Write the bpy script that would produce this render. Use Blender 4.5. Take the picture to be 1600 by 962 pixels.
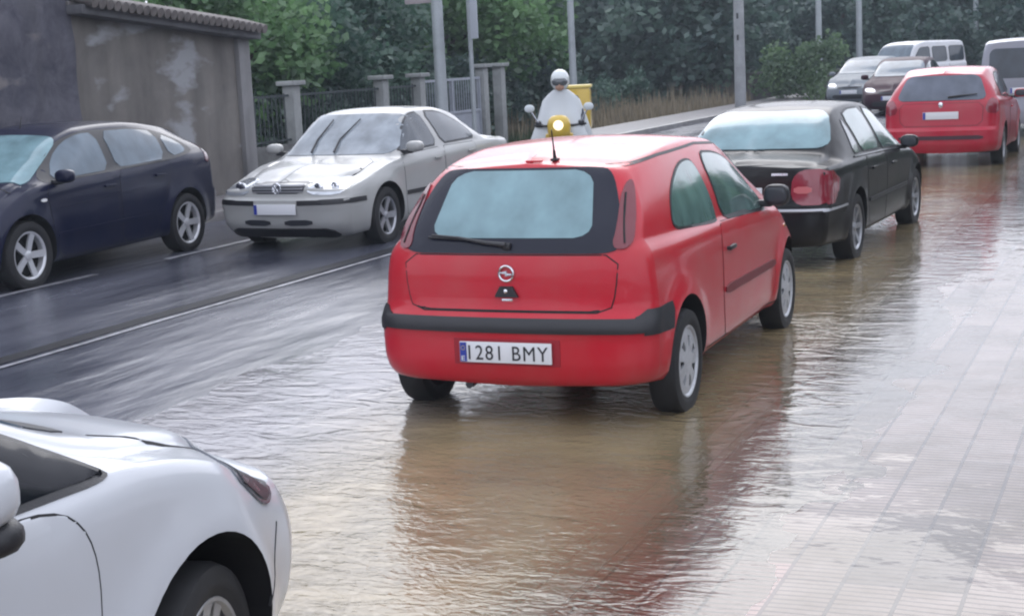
import bpy, bmesh, math, random
from mathutils import Vector, Matrix
from mathutils.bvhtree import BVHTree
R = math.radians
random.seed(7)
sc = bpy.context.scene
for o in list(bpy.data.objects):
    bpy.data.objects.remove(o)

# ------------------------------------------------------------------ camera
cam_d = bpy.data.cameras.new('camera'); cam = bpy.data.objects.new('camera', cam_d)
sc.collection.objects.link(cam); sc.camera = cam
cr = Vector((0.91742, 0.39515, -0.04683)); cu = Vector((-0.02232, 0.16862, 0.98543)); cf = Vector((-0.39728, 0.90301, -0.16352))
M = Matrix((cr, cu, -cf)).transposed().to_4x4(); M.translation = Vector((0, 0, 1.913)); cam.matrix_world = M
cam_d.sensor_width = 36; cam_d.lens = 2336 / 1600 * 36
cam_d.clip_start = 0.05; cam_d.clip_end = 2000
cam_d.dof.use_dof = False

# ------------------------------------------------------------------ world, sun, exposure
world = bpy.data.worlds.new('World'); sc.world = world; world.use_nodes = True
nt = world.node_tree; nt.nodes.clear()
sky = nt.nodes.new('ShaderNodeTexSky'); sky.sky_type = 'NISHITA'; sky.sun_disc = False
sky.sun_elevation = R(36); sky.sun_rotation = R(-18); sky.dust_density = 5; sky.air_density = 1.4; sky.ozone_density = 1.5
hs = nt.nodes.new('ShaderNodeHueSaturation'); hs.inputs['Saturation'].default_value = 0.35; hs.inputs['Value'].default_value = 1.0
tc = nt.nodes.new('ShaderNodeTexCoord'); mp = nt.nodes.new('ShaderNodeMapping'); mp.inputs['Scale'].default_value = (1, 1, 3)
ns = nt.nodes.new('ShaderNodeTexNoise'); ns.inputs['Scale'].default_value = 2.2; ns.inputs['Detail'].default_value = 5
rp = nt.nodes.new('ShaderNodeMapRange'); rp.inputs[1].default_value = .3; rp.inputs[2].default_value = .7; rp.inputs[3].default_value = .8; rp.inputs[4].default_value = 1.15
ov = nt.nodes.new('ShaderNodeMixRGB'); ov.inputs[0].default_value = .88; ov.inputs[2].default_value = (8.3, 8.4, 8.7, 1)   # the even cloud layer
mx = nt.nodes.new('ShaderNodeMixRGB'); mx.blend_type = 'MULTIPLY'; mx.inputs[0].default_value = 1
tint = nt.nodes.new('ShaderNodeMixRGB'); tint.blend_type = 'MULTIPLY'; tint.inputs[0].default_value = 1; tint.inputs[2].default_value = (.93, .965, 1.07, 1)
bg = nt.nodes.new('ShaderNodeBackground'); bg.inputs[1].default_value = 0.15
wo = nt.nodes.new('ShaderNodeOutputWorld')
for a, b in ((sky.outputs[0], hs.inputs['Color']), (tc.outputs['Generated'], mp.inputs[0]), (mp.outputs[0], ns.inputs['Vector']),
             (ns.outputs['Fac'], rp.inputs[0]), (hs.outputs[0], ov.inputs[1]), (ov.outputs[0], mx.inputs[1]), (rp.outputs[0], mx.inputs[2]),
             (mx.outputs[0], tint.inputs[1]), (tint.outputs[0], bg.inputs[0]), (bg.outputs[0], wo.inputs[0])):
    nt.links.new(a, b)
sun_d = bpy.data.lights.new('sun', 'SUN'); sun = bpy.data.objects.new('sun', sun_d); sc.collection.objects.link(sun)
sun_d.energy = 0.5; sun_d.angle = R(40); sun_d.color = (1, .97, .93)
sun.rotation_euler = Vector((math.sin(R(-18)) * math.cos(R(36)), math.cos(R(-18)) * math.cos(R(36)), math.sin(R(36)))).to_track_quat('Z', 'Y').to_euler()
sc.view_settings.view_transform = 'Standard'; sc.view_settings.look = 'None'; sc.view_settings.gamma = 1
sc.view_settings.exposure = 0.45
sc.render.engine = 'CYCLES'
sc.cycles.max_bounces = 6; sc.cycles.transparent_max_bounces = 8; sc.cycles.caustics_reflective = False; sc.cycles.caustics_refractive = False
sc.cycles.use_denoising = True; sc.cycles.filter_width = 2.2

# ------------------------------------------------------------------ helpers
def tag(o, label=None, cat=None, group=None, kind=None):
    if label: o['label'] = label
    if cat: o['category'] = cat
    if group: o['group'] = group
    if kind: o['kind'] = kind
    return o

def empty(name, loc, rz=0, parent=None):
    o = bpy.data.objects.new(name, None); sc.collection.objects.link(o)
    o.location = loc; o.rotation_euler = (0, 0, rz); o.parent = parent; o.empty_display_size = .1
    return o

def finish(name, bm, mats, parent=None, smooth=True, angle=35):
    me = bpy.data.meshes.new(name); bm.normal_update(); bm.to_mesh(me); bm.free()
    return link(name, me, mats, parent, smooth, angle)

def link(name, me, mats, parent=None, smooth=True, angle=35):
    if not isinstance(mats, (list, tuple)): mats = [mats]
    if not me.materials:
        for m in mats: me.materials.append(m)
    if smooth:
        for p in me.polygons: p.use_smooth = True
        me.set_sharp_from_angle(angle=R(angle))
    o = bpy.data.objects.new(name, me); sc.collection.objects.link(o); o.parent = parent
    return o

def copy_tree(o, parent=None):
    c = o.copy(); sc.collection.objects.link(c); c.parent = parent
    for ch in list(o.children): copy_tree(ch, c)
    return c

def box(bm, c, s, bev=0, rot=None, mi=0):
    r = bmesh.ops.create_cube(bm, size=1)
    vs = r['verts']
    for v in vs:
        v.co = Vector((v.co.x * s[0], v.co.y * s[1], v.co.z * s[2]))
    es = list({e for v in vs for e in v.link_edges})
    if bev:
        b = bmesh.ops.bevel(bm, geom=es, offset=bev, segments=2, affect='EDGES', profile=.6)
        vs = list({v for f in b['faces'] for v in f.verts} | {v for v in vs if v.is_valid})
        seen = set(vs); st = list(vs)
        while st:
            v = st.pop()
            for e in v.link_edges:
                w = e.other_vert(v)
                if w not in seen: seen.add(w); st.append(w)
        vs = list(seen)
    for v in vs:
        p = v.co.copy()
        if rot: p = rot @ p
        v.co = p + Vector(c)
    if mi:
        for f in {f for v in vs for f in v.link_faces}: f.material_index = mi
    return vs

def tube(bm, pts, rad, n=10, cap=True):
    pts = [Vector(p) for p in pts]
    if not isinstance(rad, (list, tuple)): rad = [rad] * len(pts)
    rings = []
    up = Vector((0, 0, 1))
    for i, p in enumerate(pts):
        d = (pts[min(i + 1, len(pts) - 1)] - pts[max(i - 1, 0)]).normalized()
        a = up if abs(d.dot(up)) < .95 else Vector((1, 0, 0))
        x = d.cross(a).normalized(); y = d.cross(x).normalized()
        rings.append([bm.verts.new(p + (x * math.cos(2 * math.pi * k / n) + y * math.sin(2 * math.pi * k / n)) * rad[i]) for k in range(n)])
    for i in range(len(rings) - 1):
        for k in range(n):
            bm.faces.new((rings[i][k], rings[i][(k + 1) % n], rings[i + 1][(k + 1) % n], rings[i + 1][k]))
    if cap:
        bm.faces.new(rings[0][::-1]); bm.faces.new(rings[-1])

def lathe_x(bm, prof, n=40, c=(0, 0, 0), mi=0):
    """prof: list of (x, r) spun round the X axis"""
    rings = []
    for x, r in prof:
        rings.append([bm.verts.new((c[0] + x, c[1] + r * math.cos(2 * math.pi * k / n), c[2] + r * math.sin(2 * math.pi * k / n))) for k in range(n)])
    for i in range(len(rings) - 1):
        for k in range(n):
            f = bm.faces.new((rings[i][k], rings[i + 1][k], rings[i + 1][(k + 1) % n], rings[i][(k + 1) % n])); f.material_index = mi
    return rings

def blob(bm, c, s, seg=20, rot=None, p=2.4):
    """rounded box / superellipsoid"""
    r = bmesh.ops.create_uvsphere(bm, u_segments=seg, v_segments=seg // 2, radius=1)
    for v in r['verts']:
        q = v.co
        n = (abs(q.x) ** p + abs(q.y) ** p + abs(q.z) ** p) ** (1 / p)
        q = Vector((q.x / n * s[0], q.y / n * s[1], q.z / n * s[2]))
        if rot: q = rot @ q
        v.co = q + Vector(c)
    return r['verts']

def interp(tab, x):
    """monotone smooth interpolation through a table"""
    n = len(tab)
    if x <= tab[0][0]: return tab[0][1]
    if x >= tab[-1][0]: return tab[-1][1]
    for i in range(n - 1):
        if x <= tab[i + 1][0]: break
    def sl(k):
        return (tab[k + 1][1] - tab[k][1]) / (tab[k + 1][0] - tab[k][0])
    def tan(k):
        if k <= 0: return sl(0)
        if k >= n - 1: return sl(n - 2)
        a, b = sl(k - 1), sl(k)
        return 0 if a * b <= 0 else 2 * a * b / (a + b)
    h = tab[i + 1][0] - tab[i][0]; t = (x - tab[i][0]) / h
    m0, m1 = tan(i) * h, tan(i + 1) * h
    return ((2 * t**3 - 3 * t**2 + 1) * tab[i][1] + (t**3 - 2 * t**2 + t) * m0 + (-2 * t**3 + 3 * t**2) * tab[i + 1][1] + (t**3 - t**2) * m1)

def chaikin(pts, it=2, closed=True, rmax=.07):
    pts = [tuple(p) for p in pts]
    for _ in range(it):
        out = []; n = len(pts)
        for i in range(n if closed else n - 1):
            a, b = pts[i], pts[(i + 1) % n]
            L_ = math.hypot(b[0] - a[0], b[1] - a[1]) or 1; k = min(.25, rmax / L_)
            out.append((a[0] * (1 - k) + b[0] * k, a[1] * (1 - k) + b[1] * k)); out.append((a[0] * k + b[0] * (1 - k), a[1] * k + b[1] * (1 - k)))
        if not closed: out = [pts[0]] + out + [pts[-1]]
        pts = out; rmax *= .45
    return pts

def inset2d(pts, d):
    """shrink a convex-ish polygon by d (negative grows)"""
    n = len(pts); area = sum(pts[i][0] * pts[(i + 1) % n][1] - pts[(i + 1) % n][0] * pts[i][1] for i in range(n))
    s = 1 if area > 0 else -1; out = []
    for i in range(n):
        a, b, c = Vector(pts[i - 1]), Vector(pts[i]), Vector(pts[(i + 1) % n])
        e1 = (b - a); e2 = (c - b)
        if e1.length < 1e-6 or e2.length < 1e-6: out.append(tuple(b)); continue
        n1 = Vector((-e1.y, e1.x)).normalized(); n2 = Vector((-e2.y, e2.x)).normalized()
        m = (n1 + n2)
        m = n1 if m.length < 1e-3 else m.normalized()
        k = max(.5, m.dot(n1)); out.append(tuple(b + m * s * d / k))
    return out

# ------------------------------------------------------------------ materials
def mat(name):
    m = bpy.data.materials.new(name); m.use_nodes = True
    return m, m.node_tree, m.node_tree.nodes['Principled BSDF']

def N(t, kind, **kw):
    n = t.nodes.new(kind)
    for k, v in kw.items():
        if k in n.inputs: n.inputs[k].default_value = v
        else: setattr(n, k, v)
    return n

def simple(name, col, rough=.5, metal=0, coat=0, bump=0, bscale=40, var=0, vscale=3, spec=.5):
    m, t, b = mat(name)
    b.inputs['Base Color'].default_value = (*col, 1); b.inputs['Roughness'].default_value = rough
    b.inputs['Metallic'].default_value = metal; b.inputs['Coat Weight'].default_value = coat; b.inputs['Coat Roughness'].default_value = .06
    b.inputs['Specular IOR Level'].default_value = spec
    co = N(t, 'ShaderNodeTexCoord')
    if var:
        n = N(t, 'ShaderNodeTexNoise', Scale=vscale, Detail=6.0, Roughness=.65); t.links.new(co.outputs['Object'], n.inputs['Vector'])
        r = N(t, 'ShaderNodeMapRange'); r.inputs[1].default_value = .3; r.inputs[2].default_value = .7; r.inputs[3].default_value = 1 - var; r.inputs[4].default_value = 1 + var
        x = N(t, 'ShaderNodeMixRGB', blend_type='MULTIPLY'); x.inputs[0].default_value = 1; x.inputs[1].default_value = (*col, 1)
        t.links.new(n.outputs['Fac'], r.inputs[0]); t.links.new(r.outputs[0], x.inputs[2]); t.links.new(x.outputs[0], b.inputs['Base Color'])
    if bump:
        n2 = N(t, 'ShaderNodeTexNoise', Scale=bscale, Detail=4.0); t.links.new(co.outputs['Object'], n2.inputs['Vector'])
        bp = N(t, 'ShaderNodeBump', Strength=bump, Distance=.01); t.links.new(n2.outputs['Fac'], bp.inputs['Height']); t.links.new(bp.outputs[0], b.inputs['Normal'])
    return m

def paint(name, col, metal=0.0, rough=.38, drops=.25, coat=.75, spec=.2, dirt=.16):
    """car paint, wet: clear coat with rain beads and a thin film of road dirt low down"""
    m, t, b = mat(name)
    co = N(t, 'ShaderNodeTexCoord')
    n = N(t, 'ShaderNodeTexNoise', Scale=2.5, Detail=5.0); t.links.new(co.outputs['Object'], n.inputs['Vector'])
    r = N(t, 'ShaderNodeMapRange'); r.inputs[1].default_value = .35; r.inputs[2].default_value = .75; r.inputs[3].default_value = 0; r.inputs[4].default_value = dirt
    x = N(t, 'ShaderNodeMixRGB'); x.inputs[1].default_value = (*col, 1); x.inputs[2].default_value = (.3, .26, .22, 1)
    t.links.new(n.outputs['Fac'], r.inputs[0]); t.links.new(r.outputs[0], x.inputs[0]); t.links.new(x.outputs[0], b.inputs['Base Color'])
    b.inputs['Roughness'].default_value = rough; b.inputs['Metallic'].default_value = metal
    b.inputs['Coat Weight'].default_value = coat; b.inputs['Coat Roughness'].default_value = .10; b.inputs['Coat IOR'].default_value = 1.42; b.inputs['Specular IOR Level'].default_value = spec
    v = N(t, 'ShaderNodeTexVoronoi', Scale=95.0); t.links.new(co.outputs['Object'], v.inputs['Vector'])
    vr = N(t, 'ShaderNodeMapRange'); vr.inputs[1].default_value = .0; vr.inputs[2].default_value = .35; vr.inputs[3].default_value = 1; vr.inputs[4].default_value = 0
    t.links.new(v.outputs['Distance'], vr.inputs[0])
    bp = N(t, 'ShaderNodeBump', Strength=drops, Distance=.002); t.links.new(vr.outputs[0], bp.inputs['Height'])
    t.links.new(bp.outputs[0], b.inputs['Coat Normal'])
    return m

def pane(name, col, rough=.12, var=.25):
    """misted, rain-streaked car glass; col can also carry painted reflections"""
    m, t, b = mat(name)
    co = N(t, 'ShaderNodeTexCoord'); mp_ = N(t, 'ShaderNodeMapping'); mp_.inputs['Scale'].default_value = (3, 3, 1.6)
    t.links.new(co.outputs['Object'], mp_.inputs[0])
    n = N(t, 'ShaderNodeTexNoise', Scale=1.6, Detail=4.0); t.links.new(mp_.outputs[0], n.inputs['Vector'])
    r = N(t, 'ShaderNodeMapRange'); r.inputs[1].default_value = .3; r.inputs[2].default_value = .7; r.inputs[3].default_value = 1 - var; r.inputs[4].default_value = 1 + var
    x = N(t, 'ShaderNodeMixRGB', blend_type='MULTIPLY'); x.inputs[0].default_value = 1; x.inputs[1].default_value = (*col, 1)
    t.links.new(n.outputs['Fac'], r.inputs[0]); t.links.new(r.outputs[0], x.inputs[2]); t.links.new(x.outputs[0], b.inputs['Base Color'])
    b.inputs['Roughness'].default_value = rough; b.inputs['Coat Weight'].default_value = 1; b.inputs['Coat Roughness'].default_value = .05; b.inputs['Coat IOR'].default_value = 1.38; b.inputs['Specular IOR Level'].default_value = .2
    return m

MB = simple('black_plastic', (.018, .018, .022), .45, bump=.15, bscale=200)
MRUB = simple('rubber', (.012, .012, .014), .7, var=.3, vscale=8)
MWELL = simple('wheel_well', (.006, .006, .008), .9)
MDARK = simple('trim_dark', (.03, .032, .04), .3)
MRIM = simple('rim_silver', (.42, .43, .46), .35, metal=.7, var=.15, vscale=14)
MHUB = simple('hubcap_silver', (.5, .51, .54), .42, metal=.35, var=.2, vscale=14)
MCHROME = simple('chrome', (.75, .76, .8), .18, metal=1)
MGLS = simple('mirror_dark', (.04, .045, .055), .25)
MWHITE = simple('plate_white', (.72, .73, .76), .4)
MINK = simple('plate_ink', (.015, .015, .02), .5)
MBLUE = simple('plate_blue', (.02, .04, .3), .4)
MLAMP = simple('lamp_glass', (.55, .58, .62), .12, metal=.55, coat=1)
MTAIL = simple('tail_lens', (.22, .012, .03), .2, coat=1)
MTAILD = simple('tail_lens_dark', (.09, .008, .02), .2, coat=1)
G_BLACK = simple('black_glass', (.008, .009, .014), .1, spec=.2)
MLENS = simple('smoked_lens', (.16, .17, .19), .2, metal=.3, var=.3, vscale=12)
MSEAM = simple('panel_gap', (.01, .01, .012), .8)
G_REAR = pane('misted_sky_tint_glass', (.17, .28, .31))  # mist and reflected sky, both put into the base colour
G_GREEN = pane('misted_tree_tint_glass', (.09, .16, .15), var=.5)  # mist, with the reflection of trees painted in as green
G_DARK = pane('dark_glass', (.035, .045, .06))
G_BLUE = pane('painted_sky_glass', (.09, .125, .16))  # blue base colour stands in for reflected sky

# ------------------------------------------------------------------ car engine
class Car:
    def __init__(s, name, label, cat, pos, th, spec, paintm, res=1.0, z=-.03, group=None):
        s.sp = spec; s.L = spec['L']; s.paint = paintm
        s.root = empty(name, (pos[0], pos[1], z), -th); tag(s.root, label, cat, group)
        s.build_body(res)

    def section(s, y0, n):
        sp = s.sp
        bot = interp(sp['bot'], y0); top = interp(sp['top'], y0); belt = min(interp(sp['belt'], y0), top - .055)
        W = interp(sp['W'], y0); wr = min(interp(sp['wr'], y0), W - .05)
        g = top - belt; cr_ = sp.get('crown', .035)
        h = belt - bot
        k = min(1, g / .25)
        pts = [(0, bot - .015), (.5 * W, bot - .01), (.86 * W, bot), (.94 * W, bot + .03), (.972 * W, bot + .1), (.99 * W, bot + .35 * h),
               (W, bot + .6 * h), (.995 * W, belt - .09 * (1 if h > .3 else .5)), (.972 * W - .005 * k, belt - .015),
               (.955 * W - .012 * k, belt + .008)]
        tk = interp(sp['tuck'], y0) if 'tuck' in sp else 0
        for i_, f_ in ((5, .1), (6, .45), (7, .8), (8, 1), (9, 1)): pts[i_] = (pts[i_][0] - tk * f_, pts[i_][1])
        xb = pts[-1][0]
        e = max(0.02, g - cr_ - .04)
        cv = sp.get('curve', .02) * k
        for f in (.3, .6, .85):
            pts.append((xb + (wr - xb) * f + cv * 4 * f * (1 - f) * .8, belt + .008 + e * f * .97))
        pts += [(wr - .012, belt + e + .01), (wr - .055, top - cr_ * .85), (wr * .72, top - cr_ * .45), (wr * .4, top - cr_ * .12), (0, top)]
        # chord parametrised Catmull-Rom resample
        out = []
        m = len(pts)
        counts = s.counts
        for i in range(m - 1):
            p0 = pts[max(i - 1, 0)]; p1 = pts[i]; p2 = pts[i + 1]; p3 = pts[min(i + 2, m - 1)]
            c = counts[i]
            for q in range(c):
                t = q / c
                def cm(a, b, cc, d):
                    return .5 * ((2 * b) + (-a + cc) * t + (2 * a - 5 * b + 4 * cc - d) * t * t + (-a + 3 * b - 3 * cc + d) * t**3)
                out.append((cm(p0[0], p1[0], p2[0], p3[0]), cm(p0[1], p1[1], p2[1], p3[1])))
        out.append(pts[-1])
        out[0] = (0, out[0][1])
        return out

    def build_body(s, res):
        sp = s.sp; L = s.L
        s.counts = [max(1, round(c * res)) for c in (1, 1, 2, 2, 4, 4, 3, 3, 1, 3, 3, 3, 2, 2, 3, 3, 3)]
        ny = int(96 * res)
        ys = [L * (i / ny) for i in range(ny + 1)]
        extra = [.012, .03, .06, .09]
        ys = sorted(set([round(y, 4) for y in ys] + extra + [round(L - e, 4) for e in extra]))
        secs = [s.section(y, 0) for y in ys]
        nj = len(secs[0]); DR = sp.get('DR', 1.1); DF = sp.get('DF', 1.1)
        Rr = sp.get('Rr', .2); Rf = sp.get('Rf', .3)
        ax = sp['axles']; wrad = sp['wheel_r']
        def warp(x, y0, z, xr):
            y = y0
            if y0 < DR:
                t = max(0, abs(x) - (xr - Rr)) / Rr if xr > Rr else abs(x) / max(xr, .01); t = min(1, t)
                off = interp(sp['rear'], z) + Rr * .62 * (1 - math.sqrt(max(0, 1 - .97 * t * t))) + .05 * (x / sp['halfw'])**2
                y += off * (1 - y0 / DR)
            if y0 > L - DF:
                t = max(0, abs(x) - (xr - Rf)) / Rf if xr > Rf else abs(x) / max(xr, .01); t = min(1, t)
                off = interp(sp['front'], z) + Rf * .62 * (1 - math.sqrt(max(0, 1 - .97 * t * t))) + sp.get('nose', .12) * (x / sp['halfw'])**2
                y -= off * (1 - (L - y0) / DF)
            # wheel-arch flare
            if abs(x) > .7 * sp['halfw']:
                for a in ax:
                    d = math.hypot(y - a, z - wrad) - (wrad + .06)
                    fl = .022 * math.exp(-(d / .07)**2) if d > 0 else .022
                    x += math.copysign(fl, x)
            return Vector((x, y, z))
        bm = bmesh.new(); rings = []
        for y0, sec in zip(ys, secs):
            right = [bm.verts.new(warp(x, y0, z, max(x, .001))) for x, z in sec]
            left = [bm.verts.new(warp(-x, y0, z, max(x, .001))) for x, z in sec[1:-1]]
            rings.append((right, left))
        def loop(r): return r[0] + r[1][::-1]
        for i in range(len(rings) - 1):
            a, b = loop(rings[i]), loop(rings[i + 1]); n = len(a)
            for k in range(n): bm.faces.new((a[k], a[(k + 1) % n], b[(k + 1) % n], b[k]))
        S = [-1, -.96, -.9, -.82, -.7, -.55, -.4, -.2, 0, .2, .4, .55, .7, .82, .9, .96, 1]
        for end in (0, -1):
            y0, sec, rg = ys[end], secs[end], rings[end]; rows = []
            for j in range(nj):
                x, z = sec[j]
                if j in (0, nj - 1): rows.append([rg[0][j]] * len(S)); continue
                row = []
                for sx in S:
                    if sx == 1: row.append(rg[0][j])
                    elif sx == -1: row.append(rg[1][j - 1])
                    else: row.append(bm.verts.new(warp(x * sx, y0, z, x)))
                rows.append(row)
            for j in range(nj - 1):
                for k in range(len(S) - 1):
                    q = [rows[j][k], rows[j][k + 1], rows[j + 1][k + 1], rows[j + 1][k]]
                    u = []
                    for v in q:
                        if v not in u: u.append(v)
                    if len(u) >= 3: bm.faces.new(u)
        bmesh.ops.remove_doubles(bm, verts=bm.verts, dist=.0004)
        bmesh.ops.recalc_face_normals(bm, faces=bm.faces)
        s.bvh = BVHTree.FromBMesh(bm)
        me = bpy.data.meshes.new('body'); bm.to_mesh(me); bm.free()
        me.materials.append(s.paint); me.materials.append(MWELL)
        cut = bmesh.new()
        for a in ax:
            for sx in (-1, 1):
                r = bmesh.ops.create_cone(cut, cap_ends=True, segments=48, radius1=wrad + sp.get('archgap', .045), radius2=wrad + sp.get('archgap', .045), depth=.6)
                x_in = sp['halfw'] - .30
                for v in r['verts']: v.co = Vector((sx * (x_in + .3 + v.co.z), a + v.co.x, sp.get('archz', wrad + .015) + v.co.y))
        bmesh.ops.recalc_face_normals(cut, faces=cut.faces)
        for f in cut.faces: f.material_index = 1
        cm_ = bpy.data.meshes.new('cut'); cut.to_mesh(cm_); cut.free(); cm_.materials.append(s.paint); cm_.materials.append(MWELL)
        ob = bpy.data.objects.new('body', me); co = bpy.data.objects.new('cutter', cm_)
        sc.collection.objects.link(ob); sc.collection.objects.link(co)
        md = ob.modifiers.new('b', 'BOOLEAN'); md.object = co; md.operation = 'DIFFERENCE'; md.solver = 'EXACT'
        bpy.context.view_layer.update()
        dg = bpy.context.evaluated_depsgraph_get()
        new = bpy.data.meshes.new_from_object(ob.evaluated_get(dg))
        bpy.data.objects.remove(ob); bpy.data.objects.remove(co)
        s.body = link('body', new, [s.paint, MWELL], s.root, angle=sp.get('sharp', 32))

    # --- pieces laid on the body surface
    def cast(s, mode, a, b):
        if mode == 'right': o, d = Vector((3, a, b)), Vector((-1, 0, 0))
        elif mode == 'left': o, d = Vector((-3, a, b)), Vector((1, 0, 0))
        elif mode == 'rear': o, d = Vector((a, -2, b)), Vector((0, 1, 0))
        elif mode == 'front': o, d = Vector((a, s.L + 2, b)), Vector((0, -1, 0))
        else: o, d = Vector((a, b, 3)), Vector((0, 0, -1))
        h = s.bvh.ray_cast(o, d)
        return (h[0], h[1]) if h[0] is not None else (None, None)

    def drape(s, name, mode, pts, m, off=.004, cell=.05, thick=.012, parent=None):
        bm = bmesh.new()
        f = bm.faces.new([bm.verts.new((p[0], p[1], 0)) for p in pts])
        xs = [p[0] for p in pts]; zs = [p[1] for p in pts]
        for ax_, lo, hi in ((0, min(xs), max(xs)), (1, min(zs), max(zs))):
            k = math.ceil(lo / cell + .01)
            while k * cell < hi - 1e-4:
                co = [0, 0, 0]; co[ax_] = k * cell; no = [0, 0, 0]; no[ax_] = 1
                bmesh.ops.bisect_plane(bm, geom=bm.verts[:] + bm.edges[:] + bm.faces[:], plane_co=co, plane_no=no); k += 1
        bmesh.ops.remove_doubles(bm, verts=bm.verts, dist=.0005)
        miss = []; nrm = {}
        for v in bm.verts:
            p, n = s.cast(mode, v.co.x, v.co.y)
            if p is None: miss.append(v); continue
            if (mode == 'right' and n.x < 0) or (mode == 'left' and n.x > 0) or (mode == 'rear' and n.y > 0) or (mode == 'front' and n.y < 0): n = -n
            nrm[v] = n; v.co = p + n * off
        if miss: bmesh.ops.delete(bm, geom=miss, context='VERTS')
        if not bm.faces: bm.free(); return None
        bmesh.ops.recalc_face_normals(bm, faces=bm.faces)
        f0 = bm.faces[:]; av = sum((f.normal.dot(nrm[f.verts[0]]) for f in f0 if f.verts[0] in nrm))
        if av < 0: bmesh.ops.reverse_faces(bm, faces=f0)
        bd = [e for e in bm.edges if e.is_boundary]
        r = bmesh.ops.extrude_edge_only(bm, edges=bd)
        dup_ = [g for g in r['geom'] if isinstance(g, bmesh.types.BMVert)]
        for v in dup_:
            src = None
            for e in v.link_edges:
                w = e.other_vert(v)
                if w in nrm: src = w; break
            if src: v.co = src.co - nrm[src] * (thick + off)
        return finish(name, bm, m, parent or s.root, angle=40)

    def line(s, name, mode, pts, w, m, off=.003, parent=None, step=.03, closed=False):
        if closed: pts = list(pts) + [pts[0]]
        P = []
        for i in range(len(pts) - 1):
            a, b = Vector(pts[i]), Vector(pts[i + 1]); n = max(1, int((b - a).length / step))
            for k in range(n): P.append(a + (b - a) * (k / n))
        P.append(Vector(pts[-1]))
        bm = bmesh.new(); prev = None
        for i, p in enumerate(P):
            d = (P[min(i + 1, len(P) - 1)] - P[max(i - 1, 0)])
            if d.length < 1e-6: continue
            d.normalize(); nn = Vector((-d.y, d.x)) * w / 2
            row = []
            for sg, o_ in ((1, -.006), (1, off), (-1, off), (-1, -.006)):
                q = p + nn * sg; h, n = s.cast(mode, q.x, q.y)
                if h is None: row = None; break
                row.append(h + n * o_)
            if row is None: prev = None; continue
            row = [bm.verts.new(c) for c in row]
            if prev:
                for k in range(3):
                    bm.faces.new((prev[k], prev[k + 1], row[k + 1], row[k]))
            prev = row
        bmesh.ops.recalc_face_normals(bm, faces=bm.faces)
        if not bm.faces: bm.free(); return None
        return finish(name, bm, m, parent or s.root, angle=30)

    def window(s, name, mode, pts, m, seal=.018, it=2, sealm=None, label=None):
        pts = chaikin(pts, it)
        w = s.drape(name, mode, inset2d(pts, seal), m, off=.0065)
        s.drape('seal', mode, pts, sealm or MB, off=.0035, parent=w)
        if label and w: w['label'] = label
        return w

    def panel(s, name, mode, pts, gap=.007, it=1, m=None, off=.0025):
        """a shut panel with a dark gap round it"""
        pts = chaikin(pts, it)
        o = s.drape(name, mode, inset2d(pts, gap), m or s.paint, off=off)
        s.drape('panel_gap', mode, pts, MSEAM, off=.0008, parent=o)
        return o

    def wheels(s, x, r, w, style, spokes, rim_r, steer=0, rimm=None, both=True):
        proto = make_wheel(r, w, style, spokes, rim_r, rimm or MRIM)
        first = True
        for a in s.sp['axles']:
            for sx in (1, -1):
                t = proto if first else copy_tree(proto)
                first = False
                t.parent = s.root; t.location = (sx * (x - w / 2), a, r)
                st = steer if a == max(s.sp['axles']) else 0
                t.rotation_euler = (random.uniform(0, 6) * 0, 0, (0 if sx > 0 else math.pi) + st)

    def mirror(s, sx, y, z, x, m, size=(.09, .06, .075)):
        bm = bmesh.new(); blob(bm, (sx * (x + .12), y, z + .02), size, p=2.8)
        for v in bm.verts:
            if v.co.y < y - size[1] * .55: v.co.y = y - size[1] * .55
        o = finish('side_mirror', bm, m, s.root)
        bm = bmesh.new(); box(bm, (sx * (x + .02), y + .01, z - .035), (.14, .06, .045), .012)
        finish('mirror_arm', bm, MB, o)
        bm = bmesh.new(); blob(bm, (sx * (x + .12), y - size[1] * .56, z + .02), (size[0] * .80, .006, size[2] * .74), p=3)
        finish("mirror_glass", bm, MGLS, o)
        return o

    def handle(s, mode, y, z, m, w=.15):
        p, n = s.cast(mode, y, z); sx = 1 if mode == 'right' else -1
        bm = bmesh.new(); box(bm, (p.x + sx * .02, y, z), (.022, w, .026), .008)
        box(bm, (p.x + sx * .006, y - w * .42, z), (.03, .02, .02), .004); box(bm, (p.x + sx * .006, y + w * .42, z), (.03, .02, .02), .004)
        return finish('door_handle', bm, m, s.root)

    def plate(s, mode, x, z, w=.52, h=.11, text=None, tilt=None, back=0):
        p, n = s.cast(mode, x, z)
        bm = bmesh.new(); box(bm, (0, 0, 0), (w, .012, h), .003)
        o = finish('licence_plate', bm, MWHITE, s.root)
        out = -1 if mode == 'rear' else 1
        o.location = p + Vector((0, out * (.012 + back), 0))
        if mode == 'front': o.rotation_euler = (0, 0, math.pi)
        bm = bmesh.new(); box(bm, (-w / 2 + .022, -.008, 0), (.036, .004, h - .008), 0)
        finish('country_band', bm, MBLUE, o)
        if text:
            lettering('characters', text, .110, MINK, o, (-w / 2 + .052, -.0075, -.039), width=w - .07)
            lettering('country_letter', 'E', .035, MWHITE, o, (-w / 2 + .012, -.011, -.045), width=.02)
            bm = bmesh.new()
            for k in range(12):
                a = k * math.pi / 6; box(bm, (-w / 2 + .022 + .011 * math.cos(a), -.0105, .022 + .011 * math.sin(a)), (.003, .001, .003))
            finish('star_ring', bm, simple('star_yellow', (.7, .55, .05), .5), o, smooth=False)
        return o

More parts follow.
